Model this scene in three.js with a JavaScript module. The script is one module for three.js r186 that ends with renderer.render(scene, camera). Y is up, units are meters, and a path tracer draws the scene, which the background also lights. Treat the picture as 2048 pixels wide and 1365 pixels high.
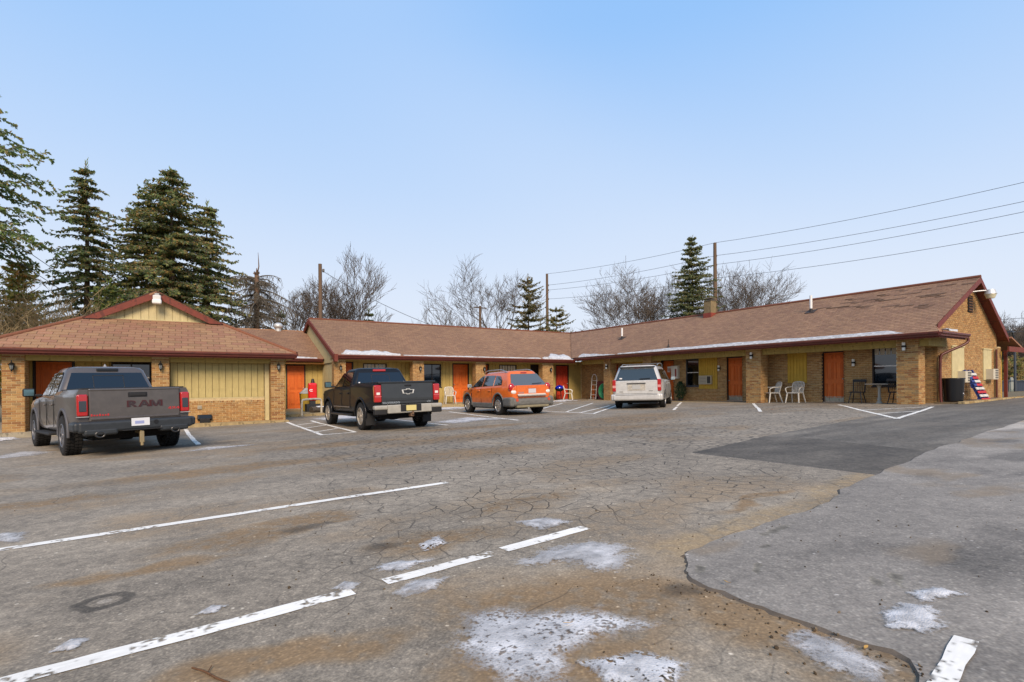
import * as THREE from 'three';
import { mergeGeometries, toCreasedNormals, mergeVertices } from 'three/addons/utils/BufferGeometryUtils.js';
import { FontLoader } from 'three/addons/loaders/FontLoader.js';
import { TextGeometry } from 'three/addons/geometries/TextGeometry.js';
import { RoundedBoxGeometry } from 'three/addons/geometries/RoundedBoxGeometry.js';
import { Brush, Evaluator, SUBTRACTION } from 'three-bvh-csg';

// ---------------------------------------------------------------- camera, sky, sun, exposure
const H = 1.07;                                   // eye height above the asphalt under the camera
const EXPOSURE = 1.5;
const scene = new THREE.Scene();
const camera = new THREE.PerspectiveCamera(2 * Math.atan(768 / 1040) * 180 / Math.PI, 2048 / 1365, 0.1, 3000);
camera.setViewOffset(2048, 1536, 0, 0, 2048, 1365);
camera.position.set(0, H, 0);
camera.rotation.order = 'YXZ';
camera.rotation.set(0, -32 * Math.PI / 180, -0.008);
const renderer = new THREE.WebGLRenderer({ antialias: true });
renderer.setSize(1024, 682);
renderer.toneMapping = THREE.LinearToneMapping;
renderer.toneMappingExposure = EXPOSURE;
renderer.shadowMap.enabled = true;
{
  const W = 256, N = 128, d = new Float32Array(W * N * 4), lin = (h) => new THREE.Color(h);
  const stops = [[-90, '#c9d0d8'], [-2, '#d3dced'], [3, '#e6eefa'], [10, '#dce9fc'], [20, '#c0dafc'], [34, '#98c6fb'], [50, '#8fbff8'], [90, '#86b6f2']].map(([e, h]) => [e, lin(h)]);
  for (let j = 0; j < N; j++) {
    const e = (j + 0.5) / N * 180 - 90;
    let k = 0; while (k < stops.length - 2 && e > stops[k + 1][0]) k++;
    const t = Math.min(1, Math.max(0, (e - stops[k][0]) / (stops[k + 1][0] - stops[k][0]))), c = stops[k][1].clone().lerp(stops[k + 1][1], t);
    for (let i = 0; i < W; i++) { const o = (j * W + i) * 4, a = i / W * 6.28318, q = 0.5 + 0.5 * Math.sin(3 * a + 0.09 * e + 1.1 * Math.sin(2 * a + e * 0.05)), hz = e > 0 ? 0.16 * q * q : 0; d[o] = (c.r + (0.83 - c.r) * hz) / EXPOSURE; d[o + 1] = (c.g + (0.88 - c.g) * hz) / EXPOSURE; d[o + 2] = (c.b + (0.97 - c.b) * hz) / EXPOSURE; d[o + 3] = 1; }      // thin high haze, unevenly spread
  }
  const sky = new THREE.DataTexture(d, W, N, THREE.RGBAFormat, THREE.FloatType);
  sky.mapping = THREE.EquirectangularReflectionMapping; sky.magFilter = THREE.LinearFilter; sky.minFilter = THREE.LinearFilter; sky.needsUpdate = true;
  scene.background = sky; scene.environment = sky;
}
const sun = new THREE.DirectionalLight(0xffe6cb, 3.1);       // veiled winter sun, high behind the camera to the right
sun.position.set(-6, 30, 24); sun.target.position.set(8, 0, -14); scene.add(sun, sun.target);
sun.castShadow = true; sun.shadow.radius = 45; sun.shadow.mapSize.set(2048, 2048);
Object.assign(sun.shadow.camera, { left: -45, right: 45, top: 45, bottom: -45, near: 1, far: 120 });

// ---------------------------------------------------------------- helpers
let seed = 7;
const rnd = () => { seed = (seed * 1664525 + 1013904223) >>> 0; return seed / 4294967296; };
const rr = (a, b) => a + (b - a) * rnd();
const V = (x, y, z) => new THREE.Vector3(x, y, z);
const P = (x, y, v) => V(x, y + H, -v);            // x to the right along the front wing, v away from the road, y from the eye line
const G = (x, v) => -1.0209 + 0.0185971 * x - 0.0249613 * v + 1.29197e-5 * x * v + 0.000391412 * v * v;   // the lot's slope
const clamp = (x, a = 0, b = 1) => Math.min(b, Math.max(a, x));
const sst = (a, b, x) => { const t = clamp((x - a) / (b - a)); return t * t * (3 - 2 * t); };
const hash = (x, y) => { let h = Math.imul(x | 0, 374761393) ^ Math.imul(y | 0, 668265263); h = Math.imul(h ^ (h >>> 13), 1274126177); return ((h ^ (h >>> 16)) >>> 0) / 4294967296; };
const NT = 256, NZ = new Float32Array(NT * NT);
for (let i = 0; i < NT * NT; i++) NZ[i] = hash(i, 91);
function vn(x, y) {                                // value noise, period 256
  const xi = Math.floor(x), yi = Math.floor(y); let fx = x - xi, fy = y - yi; fx = fx * fx * (3 - 2 * fx); fy = fy * fy * (3 - 2 * fy);
  const a = (yi & 255) * NT, b = ((yi + 1) & 255) * NT, c = xi & 255, d = (xi + 1) & 255;
  const p = NZ[a + c], q = NZ[b + c];
  return (p + (NZ[a + d] - p) * fx) * (1 - fy) + (q + (NZ[b + d] - q) * fx) * fy;
}
const fbm = (x, y, n = 4) => { let s = 0, a = 0.5, t = 0; for (let i = 0; i < n; i++) { s += a * vn(x, y); t += a; const u = x * 1.62 - y * 1.18 + 17.3; y = x * 1.18 + y * 1.62 + 5.1; x = u; a *= 0.5; } return s / t; };
function tex(w, h, fn, { srgb = true, ch = 4 } = {}) {
  const d = new Uint8Array(w * h * 4);
  for (let j = 0; j < h; j++) for (let i = 0; i < w; i++) { const c = fn(i, j), o = (j * w + i) * 4; if (ch === 1) { d[o] = d[o + 1] = d[o + 2] = clamp(c) * 255; d[o + 3] = 255; } else { d[o] = clamp(c[0]) * 255; d[o + 1] = clamp(c[1]) * 255; d[o + 2] = clamp(c[2]) * 255; d[o + 3] = c.length > 3 ? clamp(c[3]) * 255 : 255; } }
  const t = new THREE.DataTexture(d, w, h, THREE.RGBAFormat);
  t.magFilter = THREE.LinearFilter; t.minFilter = THREE.LinearFilter; t.wrapS = t.wrapT = THREE.RepeatWrapping;
  if (srgb && ch === 4) t.colorSpace = THREE.SRGBColorSpace; t.needsUpdate = true; return t;
}
const rep = (t, s) => { const c = t.clone(); c.repeat.set(s, s); c.needsUpdate = true; return c; };
const grain = tex(256, 256, (i, j) => { const f = 0.86 + 0.14 * fbm(i / 16, j / 16, 4) * 1.6 - 0.1 + 0.1 * (hash(i, j) - 0.5); return [f, f, f]; });
const weather = tex(256, 256, (i, j) => { const a = fbm(i / 32, j / 64, 5), f = 0.9 + 0.25 * (a - 0.5) - 0.25 * sst(0.62, 0.75, a) + 0.05 * (hash(i, j) - 0.5); return [f, f * 0.99, f * 0.97]; });
const woodg = tex(256, 256, (i, j) => { const f = 0.92 + 0.1 * (fbm(i / 5, j / 60, 4) - 0.5) + 0.1 * (fbm(i / 40 + 9, j / 40, 3) - 0.5); return [f, f, f]; });
const bumpT = tex(256, 256, (i, j) => fbm(i / 4, j / 4, 3), { ch: 1 });
const MC = new Map();
function M(color, rough = 0.85, o = {}) {
  const key = color + '|' + rough + '|' + Object.entries(o).map(([k, v]) => k + (v?.uuid ?? v)).join();
  if (!MC.has(key)) MC.set(key, new (o.clearcoat || o.transmission || o.sheen ? THREE.MeshPhysicalMaterial : THREE.MeshStandardMaterial)({ color, roughness: rough, ...o }));
  return MC.get(key);
}
const WP = (color, rough = 0.8, map = weather) => M(color, rough, { map });     // weathered paint, wood, metal
const roots = new WeakMap(), taken = new Map();
function numbered(n) { const k = taken.get(n) ?? 0; taken.set(n, k + 1); return k ? n + '_' + String(k).padStart(3, '0') : n; }
function thing(name, label, category, pos, o = {}) {
  const g = new THREE.Group(); g.name = numbered(name); if (pos) g.position.copy(pos); g.userData = { label, category };
  if (o.group) g.userData.group = o.group; if (o.kind) g.userData.kind = o.kind; if (o.turn) g.rotation.y = o.turn;
  scene.add(g); roots.set(g, o.local ? V(0, 0, 0) : g.position.clone()); return g;
}
function structure(name, geo, mat, label) { const m = new THREE.Mesh(geo, mat); m.name = numbered(name); m.userData = { kind: 'structure' }; if (label) m.userData.label = label; m.castShadow = m.receiveShadow = true; scene.add(m); roots.set(m, V(0, 0, 0)); return m; }
function part(parent, name, geo, mat, label) {     // geometry in world metres unless the thing is local
  if (Array.isArray(geo)) geo = merge(geo);
  const o = roots.get(parent); if (o.lengthSq()) geo.translate(-o.x, -o.y, -o.z);
  const m = new THREE.Mesh(geo, mat); m.name = name; m.castShadow = m.receiveShadow = true; if (label) m.userData.label = label;
  parent.add(m); roots.set(m, o); return m;
}
function merge(list) {
  const plain = list.map((g) => { g = g.index ? g.toNonIndexed() : g; for (const k of Object.keys(g.attributes)) if (!['position', 'normal', 'uv', 'color'].includes(k)) g.deleteAttribute(k); return g; });
  const col = plain.some((g) => g.attributes.color);
  for (const g of plain) { if (!g.attributes.uv) g.setAttribute('uv', new THREE.BufferAttribute(new Float32Array(g.attributes.position.count * 2), 2)); if (!g.attributes.normal) g.computeVertexNormals(); if (col && !g.attributes.color) g.setAttribute('color', new THREE.BufferAttribute(new Float32Array(g.attributes.position.count * 3).fill(1), 3)); g.groups = []; }
  return mergeGeometries(plain);
}
function metreUV(g) {
  const p = g.attributes.position, n = g.attributes.normal, uv = new Float32Array(p.count * 2);
  for (let i = 0; i < p.count; i++) { const ax = Math.abs(n.getX(i)), ay = Math.abs(n.getY(i)), az = Math.abs(n.getZ(i)), x = p.getX(i), y = p.getY(i), z = p.getZ(i);
    if (ax >= ay && ax >= az) { uv[2 * i] = z; uv[2 * i + 1] = y; } else if (ay >= az) { uv[2 * i] = x; uv[2 * i + 1] = z; } else { uv[2 * i] = x; uv[2 * i + 1] = y; } }
  g.setAttribute('uv', new THREE.BufferAttribute(uv, 2)); return g;
}
const bx = (x0, x1, y0, y1, v0, v1) => { const g = new THREE.BoxGeometry(Math.abs(x1 - x0), Math.abs(y1 - y0), Math.abs(v1 - v0)); g.translate((x0 + x1) / 2, (y0 + y1) / 2 + H, -(v0 + v1) / 2); return metreUV(g); };
const lb = (w, h, d, x, y, z, r = 0) => { const g = r ? new RoundedBoxGeometry(w, h, d, 2, r) : new THREE.BoxGeometry(w, h, d); g.translate(x, y, z); return metreUV(g); };   // local box about its centre
const tube = (pts, r, seg = 8, n = 0, closed = false) => new THREE.TubeGeometry(new THREE.CatmullRomCurve3(pts, closed, 'centripetal'), n || pts.length * 4, r, seg, closed);
function bar(a, b, r0, r1 = r0, seg = 6) { const d = b.clone().sub(a), g = new THREE.CylinderGeometry(r1, r0, d.length(), seg, 1); g.translate(0, d.length() / 2, 0); g.applyQuaternion(new THREE.Quaternion().setFromUnitVectors(V(0, 1, 0), d.normalize())); g.translate(a.x, a.y, a.z); return g; }
const cyl = (r, h, x, y, z, seg = 16, r2 = r) => { const g = new THREE.CylinderGeometry(r2, r, h, seg); g.translate(x, y, z); return g; };
function flat(points, th = 0) {                    // convex planar polygon, th metres thick below it
  const n = points.length, N = points[1].clone().sub(points[0]).cross(points[2].clone().sub(points[0])).normalize(), pos = [], push = (...q) => q.forEach((a) => pos.push(a.x, a.y, a.z));
  for (let i = 1; i < n - 1; i++) push(points[0], points[i], points[i + 1]);
  if (th) { const lo = points.map((q) => q.clone().addScaledVector(N, -th)); for (let i = 1; i < n - 1; i++) push(lo[0], lo[i + 1], lo[i]); for (let i = 0; i < n; i++) { const j = (i + 1) % n; push(points[i], lo[i], lo[j], points[i], lo[j], points[j]); } }
  const g = new THREE.BufferGeometry(); g.setAttribute('position', new THREE.Float32BufferAttribute(pos, 3)); g.computeVertexNormals(); return metreUV(g);
}
const paintRGB = (g, c) => { const n = g.attributes.position.count, a = new Float32Array(n * 3); for (let i = 0; i < n; i++) a.set([c.r, c.g, c.b], i * 3); g.setAttribute('color', new THREE.BufferAttribute(a, 3)); return g; };
const stuffPart = (parent, name, geo, mat) => { const m = part(parent, name, geo, mat); m.userData.kind = 'stuff'; return m; };
const UNIT = new THREE.BoxGeometry(1, 1, 1);
const font = await new FontLoader().loadAsync('fonts/droid/droid_sans_bold.typeface.json');
const text = (s, size, depth = 0.006, sx = 1) => { const g = new TextGeometry(s, { font, size, depth, curveSegments: 3, bevelEnabled: false }); g.computeBoundingBox(); const b = g.boundingBox; g.translate(-(b.min.x + b.max.x) / 2, -(b.min.y + b.max.y) / 2, 0); g.scale(sx, 1, 1); return g; };
// ---------------------------------------------------------------- the lot: old cracked asphalt, newer overlay, paint, ice
function worley(x, y, s, jit = 0.9) {             // distance to the nearest border between cells
  x /= s; y /= s; const xi = Math.floor(x), yi = Math.floor(y); let f1 = 9, f2 = 9, ax = 0, ay = 0, bx_ = 0, by = 0;
  for (let j = -1; j <= 1; j++) for (let i = -1; i <= 1; i++) { const cx = xi + i, cy = yi + j, px = cx + 0.5 + (NZ[((cy & 255) << 8) | (cx & 255)] - 0.5) * jit, py = cy + 0.5 + (NZ[(((cy + 77) & 255) << 8) | ((cx + 31) & 255)] - 0.5) * jit, d = (px - x) ** 2 + (py - y) ** 2;
    if (d < f1) { f2 = f1; bx_ = ax; by = ay; f1 = d; ax = px; ay = py; } else if (d < f2) { f2 = d; bx_ = px; by = py; } }
  return (f2 - f1) / (2 * Math.hypot(bx_ - ax, by - ay) + 1e-6) * s;
}
const blob = (x, v, [cx, cv, rx, rv, a = 0]) => { const c = Math.cos(a), s = Math.sin(a), dx = x - cx, dv = v - cv, p = (dx * c + dv * s) / rx, q = (-dx * s + dv * c) / rv; return Math.sqrt(p * p + q * q); };
const DIRT = [[1.45, 3.35, 0.62, 0.27, -0.08], [1.6, 1.95, 0.95, 0.5, -0.4], [1.2, 1.55, 0.55, 0.25, -0.3], [0.35, 2.2, 0.5, 0.16, -0.1], [0.3, 4.3, 0.7, 0.25, 0], [-0.2, 3.9, 0.5, 0.12, 0.1], [0.9, 4.55, 0.45, 0.22, 0], [2.1, 1.2, 0.35, 0.9, 0], [2.5, 3.9, 0.8, 0.2, 0.1], [4.2, 2.7, 0.8, 0.12, 0.1], [3.5, 7.5, 2.4, 0.7, 0], [0.5, 8.5, 2.2, 0.5, 0.1], [-1.5, 7.2, 1.2, 0.3, 0], [5.5, 10, 3, 0.8, 0.1], [8, 9, 2.5, 0.8, 0], [6.5, 12.2, 2.2, 0.5, 0], [11, 11, 3.5, 1.4, 0.3], [2.6, 10.8, 2.2, 0.5, 0]];
const DARKW = [[1.05, 3.4, 0.2, 0.1], [2.05, 1.75, 0.2, 0.1], [0.7, 1.55, 0.35, 0.1, -0.3], [0.8, 4.3, 0.3, 0.12], [5.2, 13, 0.9, 0.25], [0, 13.2, 1.4, 0.6]];
const edgeV = (x) => { const a = [[2.2, 1.98], [2.8, 2.11], [3.5, 2.14], [5.7, 2.47], [8.2, 2.86], [14.4, 3.45], [30, 4.4], [60, 6]]; let k = 0; while (k < a.length - 2 && x > a[k + 1][0]) k++; const t = clamp((x - a[k][0]) / (a[k + 1][0] - a[k][0])); return a[k][1] + (a[k + 1][1] - a[k][1]) * t + (vn(x * 2.2, 3.3) - 0.5) * 0.12 + (vn(x * 9, 6.3) - 0.5) * 0.05; };
const inPoly = (x, y, p) => { let c = false; for (let i = 0, j = p.length - 1; i < p.length; j = i++) if ((p[i][1] > y) !== (p[j][1] > y) && x < (p[j][0] - p[i][0]) * (y - p[i][1]) / (p[j][1] - p[i][1]) + p[i][0]) c = !c; return c; };
const PATCH = [[6.2, 5.02], [8.82, 5.53], [8.95, 4.75], [8.3, 2.9], [8.1, 2.0], [6.0, 2.0], [6.02, 2.6]], BAND = [[8.82, 5.53], [13.66, 6.15], [20.2, 6.9], [26, 7.2], [40, 7.3], [40, 2], [8.1, 2], [8.3, 2.9], [8.95, 4.75]];
function lot(x, v, px) {                           // [r, g, b, height] sRGB of the old asphalt; px = metres per texel
  const wx = x + 0.16 * (vn(x * 3.1, v * 3.1) - 0.5), wv = v + 0.16 * (vn(x * 3.1 + 40, v * 3.1) - 0.5);
  const big = fbm(x * 0.35, v * 0.35, 3), mid = fbm(x * 2.3 + 9, v * 2.3, 3), fine = fbm(x * 19, v * 19, 2), sp = vn(x * 115 + 3, v * 115), sp2 = hash(Math.floor(x * 260), Math.floor(v * 260));
  let L = 0.445 + 0.09 * (big - 0.5) + 0.1 * (mid - 0.5) + 0.12 * (fine - 0.5) + (sp - 0.5) * 0.12 + (sp2 - 0.5) * 0.1, h = 0.5 + 0.2 * (sp - 0.5) + 0.2 * (fine - 0.5);
  L *= 1.13; let r = L * 1.03, g = L * 0.96, b = L * 0.845;
  const patch = inPoly(x + 0.05 * (mid - 0.5), v + 0.05 * (fine - 0.5), PATCH), band = !patch && inPoly(x + 0.05 * (mid - 0.5), v + 0.05 * (fine - 0.5), BAND);
  if (patch) { const k = 0.62 + 0.34 * (fbm(x * 1.1, v * 2.2 + 3, 4) - 0.45); r *= k; g *= k * 1.01; b *= k * 1.03; }
  else if (band) { const k = 0.75 + 0.34 * (fbm(x * 0.5, v * 3.5, 4) - 0.5); r *= k * 0.98; g *= k; b *= k * 1.03; }
  // dirt and sand washed over the surface
  let dirt = 0, sand = 0;
  if (!patch) { for (const q of DIRT) { const d = blob(wx + 0.5 * (mid - 0.5), wv + 0.35 * (fbm(x * 3 + 5, v * 3, 3) - 0.5), q); if (d < 1.2) dirt = Math.max(dirt, 1 - sst(0.45, 1.2, d)); }
    dirt = Math.max(dirt * (band ? 0.2 : 1), 0.5 * sst(0.5, 0.74, fbm(x * 0.8 + 31, v * 1.3, 4)) * (band ? 0.15 : 1));
    const e = edgeV(x) - v; if (x > 2 && x < 6.4 && e > -0.32 && e < 0.1) sand = sst(-0.3, -0.14, e + 0.22 * (mid - 0.5)) * sst(2.2, 2.6, x); }
  dirt *= 0.35 + 0.65 * sst(0.3, 0.62, fine * 0.55 + mid * 0.45);
  const dk = 0.9 + 0.2 * (sp - 0.5) + 0.25 * (mid - 0.5);
  r += (0.53 * dk - r) * dirt * 0.85; g += (0.43 * dk - g) * dirt * 0.85; b += (0.3 * dk - b) * dirt * 0.85;
  sand *= 0.55 + 0.45 * sst(0.3, 0.6, fine); r += (0.63 * dk - r) * sand * 0.8; g += (0.545 * dk - g) * sand * 0.8; b += (0.41 * dk - b) * sand * 0.8;
  for (const q of DARKW) { const d = blob(wx + 0.2 * (mid - 0.5), wv, q); if (d < 1.1) { const k = 1 - 0.3 * (1 - sst(0.3, 1.1, d + 0.4 * (fine - 0.5))); r *= k; g *= k; b *= k; } }
  { const d = blob(x, v, [-0.37, 3.4, 0.13, 0.13]); const ring = sst(0.5, 0.62, d) * (1 - sst(0.95, 1.15, d + 0.3 * (fine - 0.5))); if (ring > 0) { const k = 1 - 0.34 * ring; r *= k; g *= k; b *= k; } if (d < 0.25) { r += 0.1; g += 0.1; b += 0.1; } }
  // alligator cracks, finer and denser in the middle of the lot
  if (!patch) {
    const dens = sst(-0.5, 2.6, x - 0.1 * (v - 4)) * (1 - 0.75 * sst(10.5, 15, v)) * (0.3 + 0.7 * sst(2.2, 3.4, v)) * (band ? 0.0 : 1), m = sst(0.22, 0.44, fbm(x * 0.45 + 60, v * 0.45, 3) + 0.25 * dens);
    const w = Math.max(0.0042, px * 0.6) * (0.75 + 0.7 * vn(x * 5 + 20, v * 5)), c1 = worley(wx + 0.05 * (fbm(x * 7, v * 7, 2) - 0.5), wv + 0.05 * (fbm(x * 7 + 9, v * 7, 2) - 0.5), 0.21), c2 = worley(wx + 0.12 * (mid - 0.5), wv + 50, 1.25);
    let k = (1 - sst(w * 0.4, w * 1.7, c1)) * dens * m * (0.55 + 0.45 * sst(0.3, 0.6, vn(x * 2.4, v * 2.4 + 7)));
    if (!band) k = Math.max(k, (1 - sst(w * 0.3, w * 1.2, c2)) * 0.45 * sst(0.45, 0.62, fbm(x * 0.9 + 3, v * 0.9 + 8, 2)));
    k *= Math.min(1, 0.009 / px * 1.55); const f = 1 - 0.58 * k; r *= f; g *= f; b *= f; h -= 0.5 * k;
  }
  { const pi = Math.floor(x * 30), pj = Math.floor(v * 30); if (hash(pi, pj) > 0.988) { const d = Math.hypot(x * 30 - pi - 0.3 - 0.4 * hash(pi, pj + 9), v * 30 - pj - 0.3 - 0.4 * hash(pj, pi)); if (d < 0.12 + 0.16 * hash(pi + 5, pj)) { const k = px < 0.012 ? 0.22 : 0.1; r += k; g += k; b += k * 0.95; } } }
  if (sp > 0.88 && px < 0.012) { r += 0.06; g += 0.055; b += 0.045; }
  return [r, g, b, h];
}
function lotSheet(name, x0, x1, v0, v1, nx, nv, res, hole, label) {
  const pos = [], uv = [], idx = [];
  for (let j = 0; j <= nv; j++) for (let i = 0; i <= nx; i++) { const x = x0 + (x1 - x0) * i / nx, v = v0 + (v1 - v0) * j / nv; pos.push(x, G(x, v) + H, -v); uv.push(i / nx, j / nv); }
  for (let j = 0; j < nv; j++) for (let i = 0; i < nx; i++) { const x = x0 + (x1 - x0) * (i + 0.5) / nx, v = v0 + (v1 - v0) * (j + 0.5) / nv; if (hole && x > hole[0] && x < hole[1] && v > hole[2] && v < hole[3]) continue; const a = j * (nx + 1) + i; idx.push(a, a + 1, a + nx + 2, a, a + nx + 2, a + nx + 1); }
  const g = new THREE.BufferGeometry(); g.setAttribute('position', new THREE.Float32BufferAttribute(pos, 3)); g.setAttribute('uv', new THREE.Float32BufferAttribute(uv, 2)); g.setIndex(idx); g.computeVertexNormals();
  const hs = new Uint8Array(res * res), px = (x1 - x0) / res;
  const map = tex(res, res, (i, j) => { const c = lot(x0 + (x1 - x0) * (i + 0.5) / res, v0 + (v1 - v0) * (j + 0.5) / res, px); hs[j * res + i] = clamp(c[3]) * 255; return c; });
  const bump = tex(res, res, (i, j) => hs[j * res + i] / 255, { ch: 1 }); map.wrapS = map.wrapT = THREE.ClampToEdgeWrapping;
  return structure(name, g, new THREE.MeshStandardMaterial({ map, bumpMap: bump, bumpScale: px < 0.01 ? 0.004 : 0.006, roughness: 0.93 }), label);
}
lotSheet('parking_lot', -1.6, 6.4, 0, 8, 16, 16, 2048, null, 'cracked grey asphalt of the parking lot, nearest part');
lotSheet('parking_lot', -13.6, 26.4, -8, 32, 80, 80, 2048, [-1.6, 6.4, 0, 8], 'cracked grey asphalt of the parking lot up to the motel');
const xl = (v) => 2.19 + 0.07 * (vn(v * 5, 8.8) - 0.5) + 0.035 * (vn(v * 19, 4.4) - 0.5) + 0.014 * (vn(v * 60, 2.4) - 0.5) + 0.03 * Math.sin(v * 3) - 0.6 * (1 - sst(0.5, 0.88, v)) + 0.3 * Math.pow(sst(1.62, 2.02, v), 3);
{ // newer, smoother overlay along the right, 2.5 cm thick with a ragged edge
  const pos = [], uv = [], idx = [], nu = 110, nw = 110, top = (x, v) => G(x, v) + H + 0.012;
  const pt = (i, j) => { const tv = j / nw, ti = i / nu; let v = -9 + (edgeV(2.3) + 9) * (1 - Math.pow(1 - tv, 2.2)); const x = xl(v) + (60 - xl(v)) * Math.pow(ti, 2.6), vmax = edgeV(x); v = -9 + (vmax + 9) * (1 - Math.pow(1 - tv, 2.2)); return [x, v]; };
  for (let j = 0; j <= nw; j++) for (let i = 0; i <= nu; i++) { const [x, v] = pt(i, j); pos.push(x, top(x, v), -v); uv.push((x - 1.8) / 13, (v + 6) / 13); }
  for (let j = 0; j < nw; j++) for (let i = 0; i < nu; i++) { const a = j * (nu + 1) + i; idx.push(a, a + 1, a + nu + 2, a, a + nu + 2, a + nu + 1); }
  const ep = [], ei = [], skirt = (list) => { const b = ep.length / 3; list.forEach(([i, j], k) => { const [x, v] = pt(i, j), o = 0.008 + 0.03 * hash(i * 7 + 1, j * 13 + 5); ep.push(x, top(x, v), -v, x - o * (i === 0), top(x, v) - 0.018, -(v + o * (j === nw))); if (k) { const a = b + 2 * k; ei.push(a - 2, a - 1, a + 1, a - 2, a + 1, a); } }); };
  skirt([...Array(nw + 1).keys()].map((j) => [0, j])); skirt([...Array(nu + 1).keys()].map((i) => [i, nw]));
  const g = new THREE.BufferGeometry(); g.setAttribute('position', new THREE.Float32BufferAttribute(pos, 3)); g.setAttribute('uv', new THREE.Float32BufferAttribute(uv, 2)); g.setIndex(idx); g.computeVertexNormals();
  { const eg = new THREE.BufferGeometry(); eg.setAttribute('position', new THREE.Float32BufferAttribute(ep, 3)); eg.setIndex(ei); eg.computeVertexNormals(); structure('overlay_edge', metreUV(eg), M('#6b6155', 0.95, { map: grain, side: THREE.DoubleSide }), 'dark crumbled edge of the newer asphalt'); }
  const R = 2048, hs = new Uint8Array(R * R);
  const map = tex(R, R, (i, j) => { const x = 1.8 + 13 * i / R, v = -6 + 13 * j / R, mid = fbm(x * 1.7, v * 1.7 + 20, 4), fine = fbm(x * 22, v * 22, 2), sp = vn(x * 100, v * 100), s2 = hash(i, j);
    let L = 0.46 + 0.12 * (mid - 0.5) + 0.08 * (fine - 0.5) + 0.08 * (sp - 0.5) + 0.09 * (s2 - 0.5); const dust = sst(0.5, 0.75, fbm(x * 0.6 + 4, v * 0.9, 4)), dirt = sst(0.56, 0.76, fbm(x * 1.4 + 70, v * 2.4, 4)) * 0.5, dark = sst(0.52, 0.8, fbm(x * 1.1 + 11, v * 1.9 + 45, 4)) * 0.09;
    L += 0.15 * dust - dark; L *= 1.09; let r = L * 1.015, gg = L * 0.97, b = L * 0.9; r += (0.5 - r) * dirt; gg += (0.43 - gg) * dirt; b += (0.335 - b) * dirt;
    const pits = [[2.98, 1.18, 0.1, 0.03, 0.6], [2.86, 1.22, 0.05, 0.025, 0.6], [2.6, 1.68, 0.09, 0.025, 0.5], [2.35, 1.85, 0.06, 0.03, 0.5], [2.95, 1.86, 0.05, 0.02], [3.35, 2.02, 0.2, 0.03, 0.1], [4.1, 2.2, 0.2, 0.025, 0.1]]; for (const q of pits) { const d = blob(x, v, q) + (fine - 0.5) * 1.3; if (d < 1) { const k = 0.72 + 0.26 * d; r *= k; gg *= k; b *= k * 0.97; hs[j * R + i] = 60; } }
    if (sp > 0.88) { r += 0.08; gg += 0.08; b += 0.07; } { const pi = Math.floor(x * 30), pj = Math.floor(v * 30); if (hash(pi, pj) > 0.99 && Math.hypot(x * 30 - pi - 0.5, v * 30 - pj - 0.5) < 0.1 + 0.2 * hash(pj, pi)) { r += 0.2; gg += 0.2; b += 0.2; } }
    if (!hs[j * R + i]) hs[j * R + i] = clamp(0.5 + 0.3 * (sp - 0.5) + 0.3 * (fine - 0.5)) * 255; return [r, gg, b]; });
  const bump = tex(R, R, (i, j) => hs[j * R + i] / 255, { ch: 1 });
  structure('road_overlay', g, new THREE.MeshStandardMaterial({ map, bumpMap: bump, bumpScale: 0.004, roughness: 0.9 }), 'newer dark grey asphalt overlay with a ragged edge');
}
const lift = (x, v) => G(x, v) + H + (x > xl(v) - 0.01 && v < edgeV(x) ? 0.012 : 0);
{ // soil and winter grass beyond the asphalt, out to the horizon
  const pos = [], uv = [], idx = [], n = 60, xs = [...Array(n + 1).keys()].map((i) => { const t = i / n * 2 - 1; return 8 + Math.sign(t) * (Math.pow(Math.abs(t), 3) * 880 + Math.abs(t) * 20); });
  for (const v of xs) for (const x of xs) { const dx = Math.max(0, -13 - x, x - 26, -8 - v, v - 31.5), y = G(clamp(x, -13, 26), clamp(v, -8, 31)); pos.push(x, y + H - 0.06 - 0.002 * Math.min(dx, 60), -v); uv.push(x / 6, v / 6); }
  for (let j = 0; j < n; j++) for (let i = 0; i < n; i++) { const a = j * (n + 1) + i; idx.push(a, a + 1, a + n + 2, a, a + n + 2, a + n + 1); }
  const g = new THREE.BufferGeometry(); g.setAttribute('position', new THREE.Float32BufferAttribute(pos, 3)); g.setAttribute('uv', new THREE.Float32BufferAttribute(uv, 2)); g.setIndex(idx); g.computeVertexNormals();
  const map = tex(512, 512, (i, j) => { const a = fbm(i / 20, j / 20, 5), f = hash(i, j); return [0.36 + 0.16 * a + 0.1 * f - 0.1, 0.33 + 0.14 * a + 0.08 * f - 0.1, 0.22 + 0.1 * a + 0.05 * f - 0.07]; });
  structure('ground', g, new THREE.MeshStandardMaterial({ map, roughness: 1 }), 'dull winter soil and grass round the motel');
}
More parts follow.
